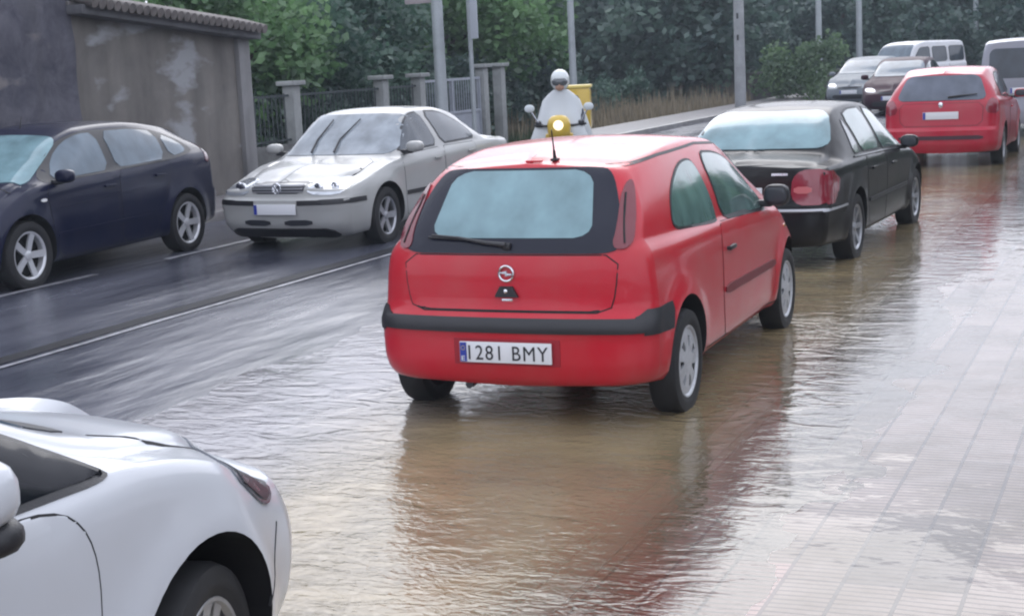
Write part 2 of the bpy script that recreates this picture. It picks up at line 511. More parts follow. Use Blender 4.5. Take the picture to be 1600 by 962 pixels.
def lettering(name, txt, size, m, parent, loc, width=None, up=True):
    cu_ = bpy.data.curves.new(name, 'FONT'); cu_.body = txt; cu_.size = size; cu_.extrude = .001; cu_.space_character = 1.15
    ob = bpy.data.objects.new(name, cu_); sc.collection.objects.link(ob); bpy.context.view_layer.update()
    me = bpy.data.meshes.new_from_object(ob.evaluated_get(bpy.context.evaluated_depsgraph_get()))
    bpy.data.objects.remove(ob); bpy.data.curves.remove(cu_)
    xs = [v.co.x for v in me.vertices]; k = 1
    if width: k = width / (max(xs) - min(xs))
    x0 = min(xs)
    for v in me.vertices:
        v.co = Vector(((v.co.x - x0) * k, -v.co.z, v.co.y))
    me.materials.clear()
    o = link(name, me, m, parent, smooth=False); o.location = loc
    return o

def make_wheel(r, w, style, spokes, rim_r, rimm):
    """wheel about the X axis, outer face towards +X, origin at its centre"""
    bm = bmesh.new()
    lathe_x(bm, [(-w * .3, .01), (-w * .3, rim_r * .98), (w * .05, rim_r * .98), (w * .05, .01)], 32)
    root = finish('wheel', bm, MWELL, None)
    bm = bmesh.new()
    h = w / 2
    pr = [(-h * .8, rim_r * .97), (-h * .98, rim_r * 1.1), (-h, (rim_r + r) / 2), (-h * .9, r * .965), (-h * .6, r), (0, r * 1.003), (h * .6, r), (h * .9, r * .965), (h, (rim_r + r) / 2), (h * .98, rim_r * 1.1), (h * .8, rim_r * .97)]
    lathe_x(bm, pr, 48)
    finish('tyre', bm, MRUB, root, angle=50)
    bm = bmesh.new()
    lathe_x(bm, [(h * .15, rim_r * .9), (h * .72, rim_r * .9), (h * .86, rim_r * .955), (h * .88, rim_r * 1.0), (h * .8, rim_r * 1.02), (h * .2, rim_r * 1.0)], 48)
    def wedge(a0, a1, r0, r1, x0, x1, thick=.018):
        vs = []
        n = 4
        for rr, x, hw in ((r0, x0, a0), (r1, x1, a1)):
            pass
    if style == 'spoke':       # straight spokes; double if spokes is a tuple
        n, half0, half1, dbl = spokes
        for k in range(n):
            for d in ((-dbl, dbl) if dbl else (0,)):
                c = 2 * math.pi * k / n
                pts = []
                for rr, x, hw, dd in ((rim_r * .12, h * .62, half0, d * .35), (rim_r * .55, h * .66, (half0 + half1) / 2, d * .8), (rim_r * .94, h * .8, half1, d)):
                    for sg in (-1, 1):
                        for dx in (0, -.02):
                            t = sg * hw + dd
                            pts.append(bm.verts.new((x + dx - abs(sg) * 0, rr * math.cos(c) - t * math.sin(c), rr * math.sin(c) + t * math.cos(c))))
                for i in (0, 4):
                    a = pts[i:i + 4]; b = pts[i + 4:i + 8]
                    for q in ((a[0], a[2], b[2], b[0]), (a[1], b[1], b[3], a[3]), (a[0], b[0], b[1], a[1]), (a[2], a[3], b[3], b[2])):
                        bm.faces.new(q)
        lathe_x(bm, [(h * .4, rim_r * .2), (h * .68, rim_r * .2), (h * .74, rim_r * .15), (h * .76, 0.001)], 24)
    else:                      # hub cap: dished disc with slots
        n, half0, half1, dbl = spokes
        lathe_x(bm, [(h * .76, rim_r * .9), (h * .82, rim_r * .72)], 48)
        lathe_x(bm, [(h * .84, rim_r * .42), (h * .9, rim_r * .2), (h * .92, .001)], 36)
        for k in range(n):
            c = 2 * math.pi * k / n
            pts = []
            for rr, x, hw in ((rim_r * .3, h * .86, half0), (rim_r * .5, h * .86, half0 * 1.1), (rim_r * .78, h * .8, half1)):
                for sg in (-1, 1):
                    for dx in (0, -.015):
                        t = sg * hw
                        pts.append(bm.verts.new((x + dx, rr * math.cos(c) - t * math.sin(c), rr * math.sin(c) + t * math.cos(c))))
            for i in (0, 4):
                a = pts[i:i + 4]; b = pts[i + 4:i + 8]
                for q in ((a[0], a[2], b[2], b[0]), (a[1], b[1], b[3], a[3]), (a[0], b[0], b[1], a[1]), (a[2], a[3], b[3], b[2])):
                    bm.faces.new(q)
    bmesh.ops.recalc_face_normals(bm, faces=bm.faces)
    finish('rim', bm, rimm, root, angle=30)
    return root

# ------------------------------------------------------------------ ground, road, water
def sheet(name, xs, ys, zf, m, kind='structure', smooth=True):
    bm = bmesh.new(); g = [[bm.verts.new((x, y, zf(x, y))) for x in xs] for y in ys]
    for j in range(len(ys) - 1):
        for i in range(len(xs) - 1): bm.faces.new((g[j][i], g[j][i + 1], g[j + 1][i + 1], g[j + 1][i]))
    o = finish(name, bm, m, smooth=smooth, angle=60); tag(o, kind=kind); return o
def frange(a, b, n): return [a + (b - a) * i / n for i in range(n + 1)]

def wet_asphalt():
    m, t, b = mat('wet_asphalt')
    co = N(t, 'ShaderNodeTexCoord')
    n = N(t, 'ShaderNodeTexNoise', Scale=.5, Detail=6.0, Roughness=.6); mp_ = N(t, 'ShaderNodeMapping'); mp_.inputs['Scale'].default_value = (1.6, .35, 1)
    t.links.new(co.outputs['Object'], mp_.inputs[0]); t.links.new(mp_.outputs[0], n.inputs['Vector'])
    r = N(t, 'ShaderNodeValToRGB'); e = r.color_ramp.elements; e[0].position = .35; e[0].color = (.035, .038, .055, 1); e[1].position = .7; e[1].color = (.10, .105, .135, 1)
    t.links.new(n.outputs['Fac'], r.inputs[0]); t.links.new(r.outputs[0], b.inputs['Base Color'])
    rr = N(t, 'ShaderNodeMapRange'); rr.inputs[1].default_value = .38; rr.inputs[2].default_value = .62; rr.inputs[3].default_value = .14; rr.inputs[4].default_value = .28
    t.links.new(n.outputs['Fac'], rr.inputs[0]); t.links.new(rr.outputs[0], b.inputs['Roughness'])
    b.inputs['Specular IOR Level'].default_value = .5
    n2 = N(t, 'ShaderNodeTexNoise', Scale=90.0, Detail=3.0); t.links.new(co.outputs['Object'], n2.inputs['Vector'])
    n3 = N(t, 'ShaderNodeTexNoise', Scale=3.0, Detail=4.0); t.links.new(mp_.outputs[0], n3.inputs['Vector'])
    b1 = N(t, 'ShaderNodeBump', Strength=.25, Distance=.006); b2 = N(t, 'ShaderNodeBump', Strength=.5, Distance=.03)
    t.links.new(n2.outputs['Fac'], b1.inputs['Height']); t.links.new(n3.outputs['Fac'], b2.inputs['Height']); t.links.new(b1.outputs[0], b2.inputs['Normal'])
    t.links.new(b2.outputs[0], b.inputs['Normal'])
    return m

def tile_mat():
    """grooved pavement slabs: rows of .213 m running up the street, each with fine cross grooves"""
    m, t, b = mat('grooved_paving')
    co = N(t, 'ShaderNodeTexCoord'); sp = N(t, 'ShaderNodeSeparateXYZ'); t.links.new(co.outputs['Object'], sp.inputs[0])
    def ma(op, a, c=None):
        n = N(t, 'ShaderNodeMath', operation=op)
        for i, v in enumerate((a, c)):
            if v is None: continue
            if isinstance(v, (int, float)): n.inputs[i].default_value = v
            else: t.links.new(v, n.inputs[i])
        return n.outputs[0]
    u = ma('DIVIDE', ma('ADD', sp.outputs[0], 1.45), .2133); v = ma('DIVIDE', sp.outputs[1], .43)
    fu, fv = ma('FRACT', u), ma('FRACT', v)
    def edge(f, w): return ma('LESS_THAN', ma('SUBTRACT', .5, ma('ABSOLUTE', ma('SUBTRACT', f, .5))), w)
    joint = ma('MULTIPLY', ma('MAXIMUM', edge(fu, .035), edge(fv, .012)), .85)
    gr = ma('FRACT', ma('DIVIDE', sp.outputs[1], .043)); groove = ma('LESS_THAN', gr, .22)
    groove = ma('MULTIPLY', groove, .8)
    wn = N(t, 'ShaderNodeTexWhiteNoise'); wn.noise_dimensions = '2D'; cb = N(t, 'ShaderNodeCombineXYZ')
    t.links.new(ma('FLOOR', ma('DIVIDE', u, 1)), cb.inputs[0]); t.links.new(ma('FLOOR', ma('DIVIDE', v, 2)), cb.inputs[1]); t.links.new(cb.outputs[0], wn.inputs['Vector'])
    dark = N(t, 'ShaderNodeMapRange'); dark.inputs[1].default_value = .55; dark.inputs[2].default_value = .95; dark.inputs[3].default_value = 1; dark.inputs[4].default_value = .5
    t.links.new(wn.outputs['Value'], dark.inputs[0])
    n = N(t, 'ShaderNodeTexNoise', Scale=1.3, Detail=6.0); t.links.new(co.outputs['Object'], n.inputs['Vector'])
    n.inputs['Roughness'].default_value = .65
    r = N(t, 'ShaderNodeValToRGB'); e = r.color_ramp.elements; e[0].position = .38; e[0].color = (.115, .085, .06, 1); e[1].position = .62; e[1].color = (.235, .185, .16, 1)
    t.links.new(n.outputs['Fac'], r.inputs[0])
    # pinkish border slabs nearest the viewer
    pk = ma('MULTIPLY', ma('LESS_THAN', ma('ADD', sp.outputs[1], ma('MULTIPLY', sp.outputs[0], -.02)), 5.34), ma('LESS_THAN', sp.outputs[0], -1.23))
    px = N(t, 'ShaderNodeMixRGB'); px.inputs[2].default_value = (.27, .175, .155, 1); t.links.new(pk, px.inputs[0]); t.links.new(r.outputs[0], px.inputs[1])
    x = N(t, 'ShaderNodeMixRGB', blend_type='MULTIPLY'); x.inputs[0].default_value = 1; t.links.new(px.outputs[0], x.inputs[1]); t.links.new(dark.outputs[0], x.inputs[2])
    jm = ma('MAXIMUM', joint, groove)
    x2 = N(t, 'ShaderNodeMixRGB'); x2.inputs[2].default_value = (.03, .028, .03, 1); t.links.new(ma('MULTIPLY', jm, .9), x2.inputs[0]); t.links.new(x.outputs[0], x2.inputs[1])
    t.links.new(x2.outputs[0], b.inputs['Base Color']); b.inputs['Specular IOR Level'].default_value = .08
    b.inputs['Roughness'].default_value = .6; b.inputs['Coat Weight'].default_value = .9; b.inputs['Coat Roughness'].default_value = .07; b.inputs['Coat IOR'].default_value = 1.4
    n2 = N(t, 'ShaderNodeTexNoise', Scale=5.0, Detail=3.0); t.links.new(co.outputs['Object'], n2.inputs['Vector'])
    h = ma('ADD', ma('MULTIPLY', jm, -.6), ma('MULTIPLY', n2.outputs['Fac'], 1.4))
    bp = N(t, 'ShaderNodeBump', Strength=.55, Distance=.010); t.links.new(h, bp.inputs['Height']); t.links.new(bp.outputs[0], b.inputs['Normal'])
    bp2 = N(t, 'ShaderNodeBump', Strength=.5, Distance=.006); t.links.new(h, bp2.inputs['Height']); t.links.new(bp2.outputs[0], b.inputs['Coat Normal'])
    return m

def water_mat():
    m = bpy.data.materials.new('flood_water'); m.use_nodes = True; t = m.node_tree; t.nodes.clear()
    out = N(t, 'ShaderNodeOutputMaterial'); co = N(t, 'ShaderNodeTexCoord'); sp = N(t, 'ShaderNodeSeparateXYZ'); t.links.new(co.outputs['Object'], sp.inputs[0])
    # ripple height
    mp_ = N(t, 'ShaderNodeMapping'); mp_.inputs['Rotation'].default_value = (0, 0, R(20)); mp_.inputs['Scale'].default_value = (1, 1.9, 1); t.links.new(co.outputs['Object'], mp_.inputs[0])
    a1 = N(t, 'ShaderNodeTexNoise', Scale=3.2, Detail=3.0, Roughness=.5, Distortion=.8); t.links.new(mp_.outputs[0], a1.inputs['Vector'])
    a2 = N(t, 'ShaderNodeTexNoise', Scale=13.0, Detail=3.0, Roughness=.5, Distortion=1.2); t.links.new(mp_.outputs[0], a2.inputs['Vector'])
    msk = N(t, 'ShaderNodeTexNoise', Scale=.55, Detail=2.0); t.links.new(co.outputs['Object'], msk.inputs['Vector'])
    mr = N(t, 'ShaderNodeMapRange'); mr.inputs[1].default_value = .38; mr.inputs[2].default_value = .62; mr.inputs[3].default_value = .15; mr.inputs[4].default_value = 1.0; t.links.new(msk.outputs['Fac'], mr.inputs[0])
    shl = N(t, 'ShaderNodeMapRange'); shl.inputs[1].default_value = -2.3; shl.inputs[2].default_value = -1.2; shl.inputs[3].default_value = 1; shl.inputs[4].default_value = .15; t.links.new(sp.outputs[0], shl.inputs[0])
    mul0 = N(t, 'ShaderNodeMath', operation='MULTIPLY'); t.links.new(mr.outputs[0], mul0.inputs[0]); t.links.new(shl.outputs[0], mul0.inputs[1]); mr = mul0
    mul = N(t, 'ShaderNodeMath', operation='MULTIPLY'); t.links.new(a2.outputs['Fac'], mul.inputs[0]); t.links.new(mr.outputs[0], mul.inputs[1])
    b1 = N(t, 'ShaderNodeBump', Strength=.22, Distance=.06); mula = N(t, 'ShaderNodeMath', operation='MULTIPLY'); t.links.new(a1.outputs['Fac'], mula.inputs[0]); t.links.new(shl.outputs[0], mula.inputs[1]); t.links.new(mula.outputs[0], b1.inputs['Height'])
    b2 = N(t, 'ShaderNodeBump', Strength=.27, Distance=.02); t.links.new(mul.outputs[0], b2.inputs['Height']); t.links.new(b1.outputs[0], b2.inputs['Normal'])
    last = b2
    for wx, wy in ((-2.33, 7.64), (-3.93, 7.6), (-2.36, 10.1), (-2.6, 13.65), (-2.45, 16.3)):   # rings where the current breaks on the tyres
        cb = N(t, 'ShaderNodeVectorMath', operation='SUBTRACT'); cb.inputs[1].default_value = (wx, wy, 0); t.links.new(co.outputs['Object'], cb.inputs[0])
        ln = N(t, 'ShaderNodeVectorMath', operation='LENGTH'); t.links.new(cb.outputs[0], ln.inputs[0])
        sn = N(t, 'ShaderNodeMath', operation='SINE'); sm = N(t, 'ShaderNodeMath', operation='MULTIPLY'); sm.inputs[1].default_value = 45; wob = N(t, 'ShaderNodeMath', operation='MULTIPLY_ADD'); wob.inputs[1].default_value = .45; t.links.new(a1.outputs['Fac'], wob.inputs[0]); t.links.new(ln.outputs['Value'], wob.inputs[2]); t.links.new(wob.outputs[0], sm.inputs[0]); t.links.new(sm.outputs[0], sn.inputs[0])
        fo = N(t, 'ShaderNodeMapRange'); fo.interpolation_type = 'SMOOTHSTEP'; fo.inputs[1].default_value = .15; fo.inputs[2].default_value = .65; fo.inputs[3].default_value = 1; fo.inputs[4].default_value = 0; t.links.new(ln.outputs['Value'], fo.inputs[0])
        hm_ = N(t, 'ShaderNodeMath', operation='MULTIPLY'); t.links.new(sn.outputs[0], hm_.inputs[0]); t.links.new(fo.outputs[0], hm_.inputs[1])
        hn = N(t, 'ShaderNodeMath', operation='MULTIPLY'); t.links.new(hm_.outputs[0], hn.inputs[0]); t.links.new(a1.outputs['Fac'], hn.inputs[1])
        b3 = N(t, 'ShaderNodeBump', Strength=.22, Distance=.012); t.links.new(hn.outputs[0], b3.inputs['Height']); t.links.new(last.outputs[0], b3.inputs['Normal']); last = b3
    b2 = last
    gl = N(t, 'ShaderNodeBsdfGlossy', Roughness=.06); gl.inputs['Color'].default_value = (1, 1, 1, 1); t.links.new(b2.outputs[0], gl.inputs['Normal'])
    fr = N(t, 'ShaderNodeFresnel', IOR=1.5); t.links.new(b2.outputs[0], fr.inputs['Normal'])
    # sediment: brown and thick over the gutter, thin over the pavement; the pale grey is painted sky
    df = N(t, 'ShaderNodeBsdfDiffuse'); tr = N(t, 'ShaderNodeBsdfTransparent'); tr.inputs['Color'].default_value = (.86, .80, .72, 1)
    nz = N(t, 'ShaderNodeTexNoise', Scale=.9, Detail=5.0, Distortion=.6); t.links.new(co.outputs['Object'], nz.inputs['Vector'])
    cr_ = N(t, 'ShaderNodeValToRGB'); e = cr_.color_ramp.elements; e[0].position = .35; e[0].color = (.17, .137, .09, 1); e[1].position = .68; e[1].color = (.34, .265, .15, 1)
    t.links.new(nz.outputs['Fac'], cr_.inputs[0])
    pg = N(t, 'ShaderNodeMapRange'); pg.interpolation_type = 'SMOOTHSTEP'; pg.inputs[1].default_value = -4.6; pg.inputs[2].default_value = -3.3; t.links.new(sp.outputs[0], pg.inputs[0])
    px_ = N(t, 'ShaderNodeMixRGB'); px_.inputs[1].default_value = (.31, .30, .315, 1); t.links.new(pg.outputs[0], px_.inputs[0]); t.links.new(cr_.outputs[0], px_.inputs[2]); t.links.new(px_.outputs[0], df.inputs['Color'])  # pale grey on the road side paints reflected sky into the water
    ad = N(t, 'ShaderNodeMath', operation='ADD'); nm = N(t, 'ShaderNodeMath', operation='MULTIPLY'); nm.inputs[1].default_value = 1.1
    t.links.new(nz.outputs['Fac'], nm.inputs[0]); t.links.new(sp.outputs[0], ad.inputs[0]); t.links.new(nm.outputs[0], ad.inputs[1])
    tb = N(t, 'ShaderNodeMapRange'); tb.interpolation_type = 'SMOOTHSTEP'; tb.inputs[1].default_value = -1.85; tb.inputs[2].default_value = -1.05; tb.inputs[3].default_value = .92; tb.inputs[4].default_value = .06
    t.links.new(ad.outputs[0], tb.inputs[0])
    sh = N(t, 'ShaderNodeMapRange'); sh.interpolation_type = 'SMOOTHSTEP'; sh.inputs[1].default_value = -5.6; sh.inputs[2].default_value = -3.9; sh.inputs[3].default_value = .55; sh.inputs[4].default_value = 1; t.links.new(ad.outputs[0], sh.inputs[0])
    tm = N(t, 'ShaderNodeMath', operation='MULTIPLY'); t.links.new(tb.outputs[0], tm.inputs[0]); t.links.new(sh.outputs[0], tm.inputs[1])
    mx1 = N(t, 'ShaderNodeMixShader'); t.links.new(tm.outputs[0], mx1.inputs[0]); t.links.new(tr.outputs[0], mx1.inputs[1]); t.links.new(df.outputs[0], mx1.inputs[2])
    mx2 = N(t, 'ShaderNodeMixShader'); t.links.new(fr.outputs[0], mx2.inputs[0]); t.links.new(mx1.outputs[0], mx2.inputs[1]); t.links.new(gl.outputs[0], mx2.inputs[2])
    t.links.new(mx2.outputs[0], out.inputs[0])
    return m
M_ASPH = wet_asphalt(); M_TILE = tile_mat(); M_WATER = water_mat()
M_CONC = simple('wet_concrete', (.22, .21, .21), .35, var=.3, bump=.3, bscale=25)
M_LINE = simple('worn_line_paint', (.26, .26, .29), .35, var=.6, vscale=6)
M_SOIL = simple('soil_and_grass', (.05, .06, .035), .9, var=.5, vscale=.6, bump=.6, bscale=4)

from mathutils import noise as MN
def road_z(x, y):
    t = min(1, max(0, (x + 6.4) / 4.3))
    base = .028 * (1 - t) - .075 * t
    if x < -7.2: base = .028 - .002 * (-7.2 - x)
    return base + (.016 * MN.noise(Vector((x * .9, y * .35, 0))) + .007 * MN.noise(Vector((x * 3, y * 1.2, 5))) + .003 * MN.noise(Vector((x * 8, y * 4, 9)))) * (1 if x > -7 else .3)
sheet('road', frange(-11.3, -7.1, 20) + frange(-7.05, -5, 42) + frange(-4.9, -2.08, 14), frange(-6, 30, 380) + frange(30.5, 120, 120), road_z, M_ASPH)
def pave_z(x, y): return -.010 + .017 * max(0, min(1, (x + 1.93) / 1.1)) + .006 * MN.noise(Vector((x * .9, y * .45, 3))) + .004 * MN.noise(Vector((x * 3.1, y * 2.3, 7))) + .0015 * MN.noise(Vector((x * 11, y * 9, 7)))
sheet('pavement', frange(-1.93, 1, 70) + frange(1.3, 7, 6), frange(-2, 18, 420) + frange(18.5, 120, 130), pave_z, M_TILE)
bm = bmesh.new(); box(bm, (-2.005, 57, -.075), (.15, 126, .14), .02); tag(finish('kerb', bm, M_CONC), kind='structure')
bm = bmesh.new(); box(bm, (-11.38, 57, .04), (.16, 126, .2), .02); tag(finish('kerb_left', bm, M_CONC), kind='structure')
sheet('pavement_left', frange(-13.0, -11.46, 4), frange(-6, 120, 60), lambda x, y: .135, simple('wet_paving_left', (.20, .19, .20), .3, var=.3, bump=.3, bscale=8))
sheet('flood_water', frange(-7.0, 7, 28), frange(-6, 120, 126), lambda x, y: 0.0, M_WATER)
def gz(x, y):
    return -.3
sheet('ground', frange(-300, 300, 30), [-120, -60, -20, 0, 20, 40, 60, 75, 90, 110, 140, 180, 260, 400], gz, M_SOIL)
# lane lines, slightly proud of the asphalt, and the tarred joint beside the long one
def strip(name, x0, x1, y0, y1, m, dz=.006, label=None):
    return sheet(name, [x0, x1], frange(y0, y1, max(4, int((y1 - y0) * 2))), lambda x, y: road_z((x0 + x1) / 2, y) + dz, m)
strip('lane_line', -7.18, -7.13, 2, 60, M_LINE)
strip('tar_joint', -7.42, -7.25, 2, 60, simple('tar', (.014, .015, .02), .55, var=.3, spec=.1), dz=.004)
strip('edge_line', -9.64, -9.55, -2, 11.7, M_LINE)
strip('edge_line', -9.60, -9.51, 12.8, 60, M_LINE)

# ------------------------------------------------------------------ wall on the left
def plaster(name, c0, c1, scale, c2=None, thr=.62):
    m, t, b = mat(name); co = N(t, 'ShaderNodeTexCoord')
    n = N(t, 'ShaderNodeTexNoise', Scale=scale, Detail=8.0, Roughness=.65, Distortion=.5); t.links.new(co.outputs['Object'], n.inputs['Vector'])
    r = N(t, 'ShaderNodeValToRGB'); e = r.color_ramp.elements; e[0].position = .3; e[0].color = (*c0, 1); e[1].position = .7; e[1].color = (*c1, 1)
    t.links.new(n.outputs['Fac'], r.inputs[0]); last = r.outputs[0]
    mp_ = N(t, 'ShaderNodeMapping'); mp_.inputs['Scale'].default_value = (1.5, 1.5, .25); t.links.new(co.outputs['Object'], mp_.inputs[0])
    s_ = N(t, 'ShaderNodeTexNoise', Scale=2.0, Detail=5.0); t.links.new(mp_.outputs[0], s_.inputs['Vector'])
    sr = N(t, 'ShaderNodeMapRange'); sr.inputs[1].default_value = .4; sr.inputs[2].default_value = .7; sr.inputs[3].default_value = 1.05; sr.inputs[4].default_value = .72
    t.links.new(s_.outputs['Fac'], sr.inputs[0]); x = N(t, 'ShaderNodeMixRGB', blend_type='MULTIPLY'); x.inputs[0].default_value = 1
    t.links.new(last, x.inputs[1]); t.links.new(sr.outputs[0], x.inputs[2]); last = x.outputs[0]
    if c2:
        n2 = N(t, 'ShaderNodeTexNoise', Scale=1.1, Detail=4.0); mp2 = N(t, 'ShaderNodeMapping'); mp2.inputs['Scale'].default_value = (1, .8, 1.8); mp2.inputs['Location'].default_value = (0, 3.1, .4)
        t.links.new(co.outputs['Object'], mp2.inputs[0]); t.links.new(mp2.outputs[0], n2.inputs['Vector'])
        m2 = N(t, 'ShaderNodeMapRange'); m2.inputs[1].default_value = thr; m2.inputs[2].default_value = thr + .08; t.links.new(n2.outputs['Fac'], m2.inputs[0])
        x2 = N(t, 'ShaderNodeMixRGB'); x2.inputs[2].default_value = (*c2, 1); t.links.new(m2.outputs[0], x2.inputs[0]); t.links.new(last, x2.inputs[1]); last = x2.outputs[0]
    t.links.new(last, b.inputs['Base Color']); b.inputs['Roughness'].default_value = .8
    bp = N(t, 'ShaderNodeBump', Strength=.5, Distance=.03); t.links.new(n.outputs['Fac'], bp.inputs['Height']); t.links.new(bp.outputs[0], b.inputs['Normal'])
    return m
M_PL = plaster('stained_plaster', (.125, .115, .11), (.20, .185, .17), 1.2, c2=(.29, .295, .31), thr=.565)
M_ST = plaster('dark_stone', (.035, .035, .055), (.13, .125, .15), 2.2, c2=(.19, .17, .17), thr=.6)
M_TERR = simple('old_roof_tile', (.13, .115, .11), .7, var=.4, vscale=5, bump=.5, bscale=20)
# plastered wall with a sloping tiled coping (from y 13.7 to 19.5)
wl = empty('plastered_wall', (-12.9, 16.6, 0)); tag(wl, 'grey stained plaster wall with a sloping coping of old tiles, behind the dark blue car', 'wall')
bm = bmesh.new()
Y0, Y1 = 15.6, 19.5
def topz(y): return 2.40 + (19.5 - y) * .085
vs = []
for x in (-13.15, -12.8):
    vs.append([bm.verts.new((x + 12.9, y - 16.6, z)) for y, z in ((Y0, -.2), (Y1, -.2), (Y1, topz(Y1)), (Y0, topz(Y0)))])
bm.faces.new(vs[0]); bm.faces.new(vs[1][::-1])
for i in range(4): bm.faces.new((vs[0][i], vs[1][i], vs[1][(i + 1) % 4], vs[0][(i + 1) % 4]))
bmesh.ops.recalc_face_normals(bm, faces=bm.faces)
finish('wall_face', bm, M_PL, wl, smooth=False)
bm = bmesh.new(); box(bm, (.12, 2.78, 1.17), (.12, .3, 2.5), .02); finish('corner_pier', bm, plaster('pier_plaster', (.17, .17, .175), (.24, .235, .24), 1.5), wl)
bm = bmesh.new()   # cornice + tiles along the slope
sl = math.atan(.085); rt = Matrix.Rotation(-sl, 3, 'X')
box(bm, (.05, .95, topz(17.55) + .06), (.62, 4.1, .12), .015, rot=rt)
finish('cornice', bm, simple('cornice_grey', (.10, .10, .11), .7, var=.3), wl)
bm = bmesh.new()
n = 27
for k in range(n):
    y = Y0 - .05 + (Y1 - Y0 + .15) * (k + .5) / n
    z = topz(y) + .17
    tube(bm, [(.48, y - 16.6, z - .03), (.0, y - 16.6, z + .10), (-.4, y - 16.6, z + .16)], [.07, .065, .06], 10)
finish('coping_tiles', bm, M_TERR, wl, angle=50)
bm = bmesh.new(); 
for k in range(3): box(bm, (-.12 + k * .11, .95, topz(17.55) + .143), (.1, 4.1, .05), .01, rot=rt)
finish('tile_bed', bm, simple('mortar', (.16, .15, .15), .8), wl)
ws = empty('stone_wall', (-12.82, 8.38, 0)); tag(ws, 'tall dark rough stone wall at the upper left edge', 'wall')
bm = bmesh.new()
ys = frange(-8, 7.2, 60); zs = frange(-.2, 5.0, 24)
g = [[bm.verts.new((.07 * MN.noise(Vector((y * 1.3, z * 1.3, 0))) + .05 * MN.noise(Vector((y * 4, z * 4, 2))) + .04, y, z)) for y in ys] for z in zs]
for j in range(len(zs) - 1):
    for i in range(len(ys) - 1): bm.faces.new((g[j][i], g[j][i + 1], g[j + 1][i + 1], g[j + 1][i]))
bd = [e_ for e_ in bm.edges if e_.is_boundary]; rx = bmesh.ops.extrude_edge_only(bm, edges=bd)
for v in rx['geom']:
    if isinstance(v, bmesh.types.BMVert): v.co.x = -.4
bmesh.ops.recalc_face_normals(bm, faces=bm.faces)
finish('stone_face', bm, M_ST, ws, angle=60)

# ------------------------------------------------------------------ cars
def both(fn):
    for mode, sx in (('right', 1), ('left', -1)): fn(mode, sx)

# ---- red three-door hatchback (the nearest whole car)
MTAILC = simple('tail_lens_mid', (.15, .008, .02), .2, coat=.5)
P_RED = paint('red_paint', (.50, .003, .020))
corsa = dict(L=3.82, halfw=.83, axles=(.60, 3.09), wheel_r=.285, curve=.024, crown=.04, Rr=.20, Rf=.34, tuck=[(0, .055), (.7, .03), (1.5, .008), (3.8, .0)], DR=1.5, DF=.9, nose=.12,
    top=[(0, 1.36), (.12, 1.385), (.4, 1.41), (.9, 1.435), (1.5, 1.44), (2.0, 1.41), (2.3, 1.34), (2.7, 1.16), (3.02, .985), (3.2, .93), (3.55, .84), (3.82, .70)],
    belt=[(0, .96), (1.4, .935), (2.6, .88), (3.2, .80), (3.82, .60)], bot=[(0, .23), (.5, .2), (3.3, .19), (3.82, .22)],
    W=[(0, .805), (.5, .825), (2.8, .825), (3.4, .80), (3.82, .70)], wr=[(0, .575), (.6, .60), (1.6, .61), (2.4, .60), (3.0, .64), (3.3, .64), (3.82, .5)],
    rear=[(.2, .07), (.26, .02), (.36, 0), (.49, .0), (.515, -.008), (.575, -.008), (.60, .035), (.64, .05), (.80, .055), (.92, .075), (.98, .10), (1.15, .225), (1.3, .345), (1.36, .40), (1.42, .44)],
    front=[(.2, .08), (.35, .01), (.5, 0), (.6, .05), (.7, .12)])
c = Car('red_hatchback', 'red three-door hatchback standing in brown floodwater, plate 1281 BMY, nearest whole car', 'car', (-3.138, 7.03), -.016, corsa, P_RED, 1.25, z=-.002)
# tailgate panel, window, surround
tg = c.panel('tailgate', 'rear', [(-.61, .912), (-.595, .72), (-.56, .61), (.56, .61), (.595, .72), (.61, .912)], it=1)
rw = c.drape('rear_window', 'rear', chaikin([(-.46, .99), (.46, .99), (.43, 1.15), (.395, 1.32), (-.395, 1.32), (-.43, 1.15)], 2), G_REAR, off=.0095, cell=.03)
c.drape('window_surround', 'rear', chaikin([(-.60, .915), (.60, .915), (.605, .99), (.565, 1.15), (.49, 1.315), (.4, 1.335), (-.4, 1.335), (-.49, 1.315), (-.565, 1.15), (-.605, .99)], 2), simple('gloss_black_glass', (.010, .012, .024), .25, coat=.25, spec=.2), off=.006, parent=rw, cell=.025)
for sx in (-1, 1):
    t = c.drape('tail_light', 'rear', chaikin([(sx * a, b) for a, b in ((.565, .935), (.655, .935), (.665, 1.02), (.615, 1.20), (.57, 1.28), (.555, 1.2), (.575, 1.05))], 2), MTAILC, off=.011)
    c.line('lens_edge', 'rear', [(sx * .625, .96), (sx * .575, 1.2)], .008, MSEAM, off=.0135, parent=t)
# wiper
bm = bmesh.new(); q = []
for a, b in ((.0, .952), (-.12, .962), (-.28, .985), (-.44, .995)):
    p, n = c.cast('rear', a, b); q.append(p + n * .028)
tube(bm, q, [.014, .011, .008, .006], 8)
p, n = c.cast('rear', 0, .95); box(bm, p + n * .012, (.05, .035, .035), .01)
tube(bm, [q[2] + Vector((.08, -.0, -.012)), q[3] + Vector((-.02, 0, -.01))], .007, 6)
finish('rear_wiper', bm, MB, c.root)
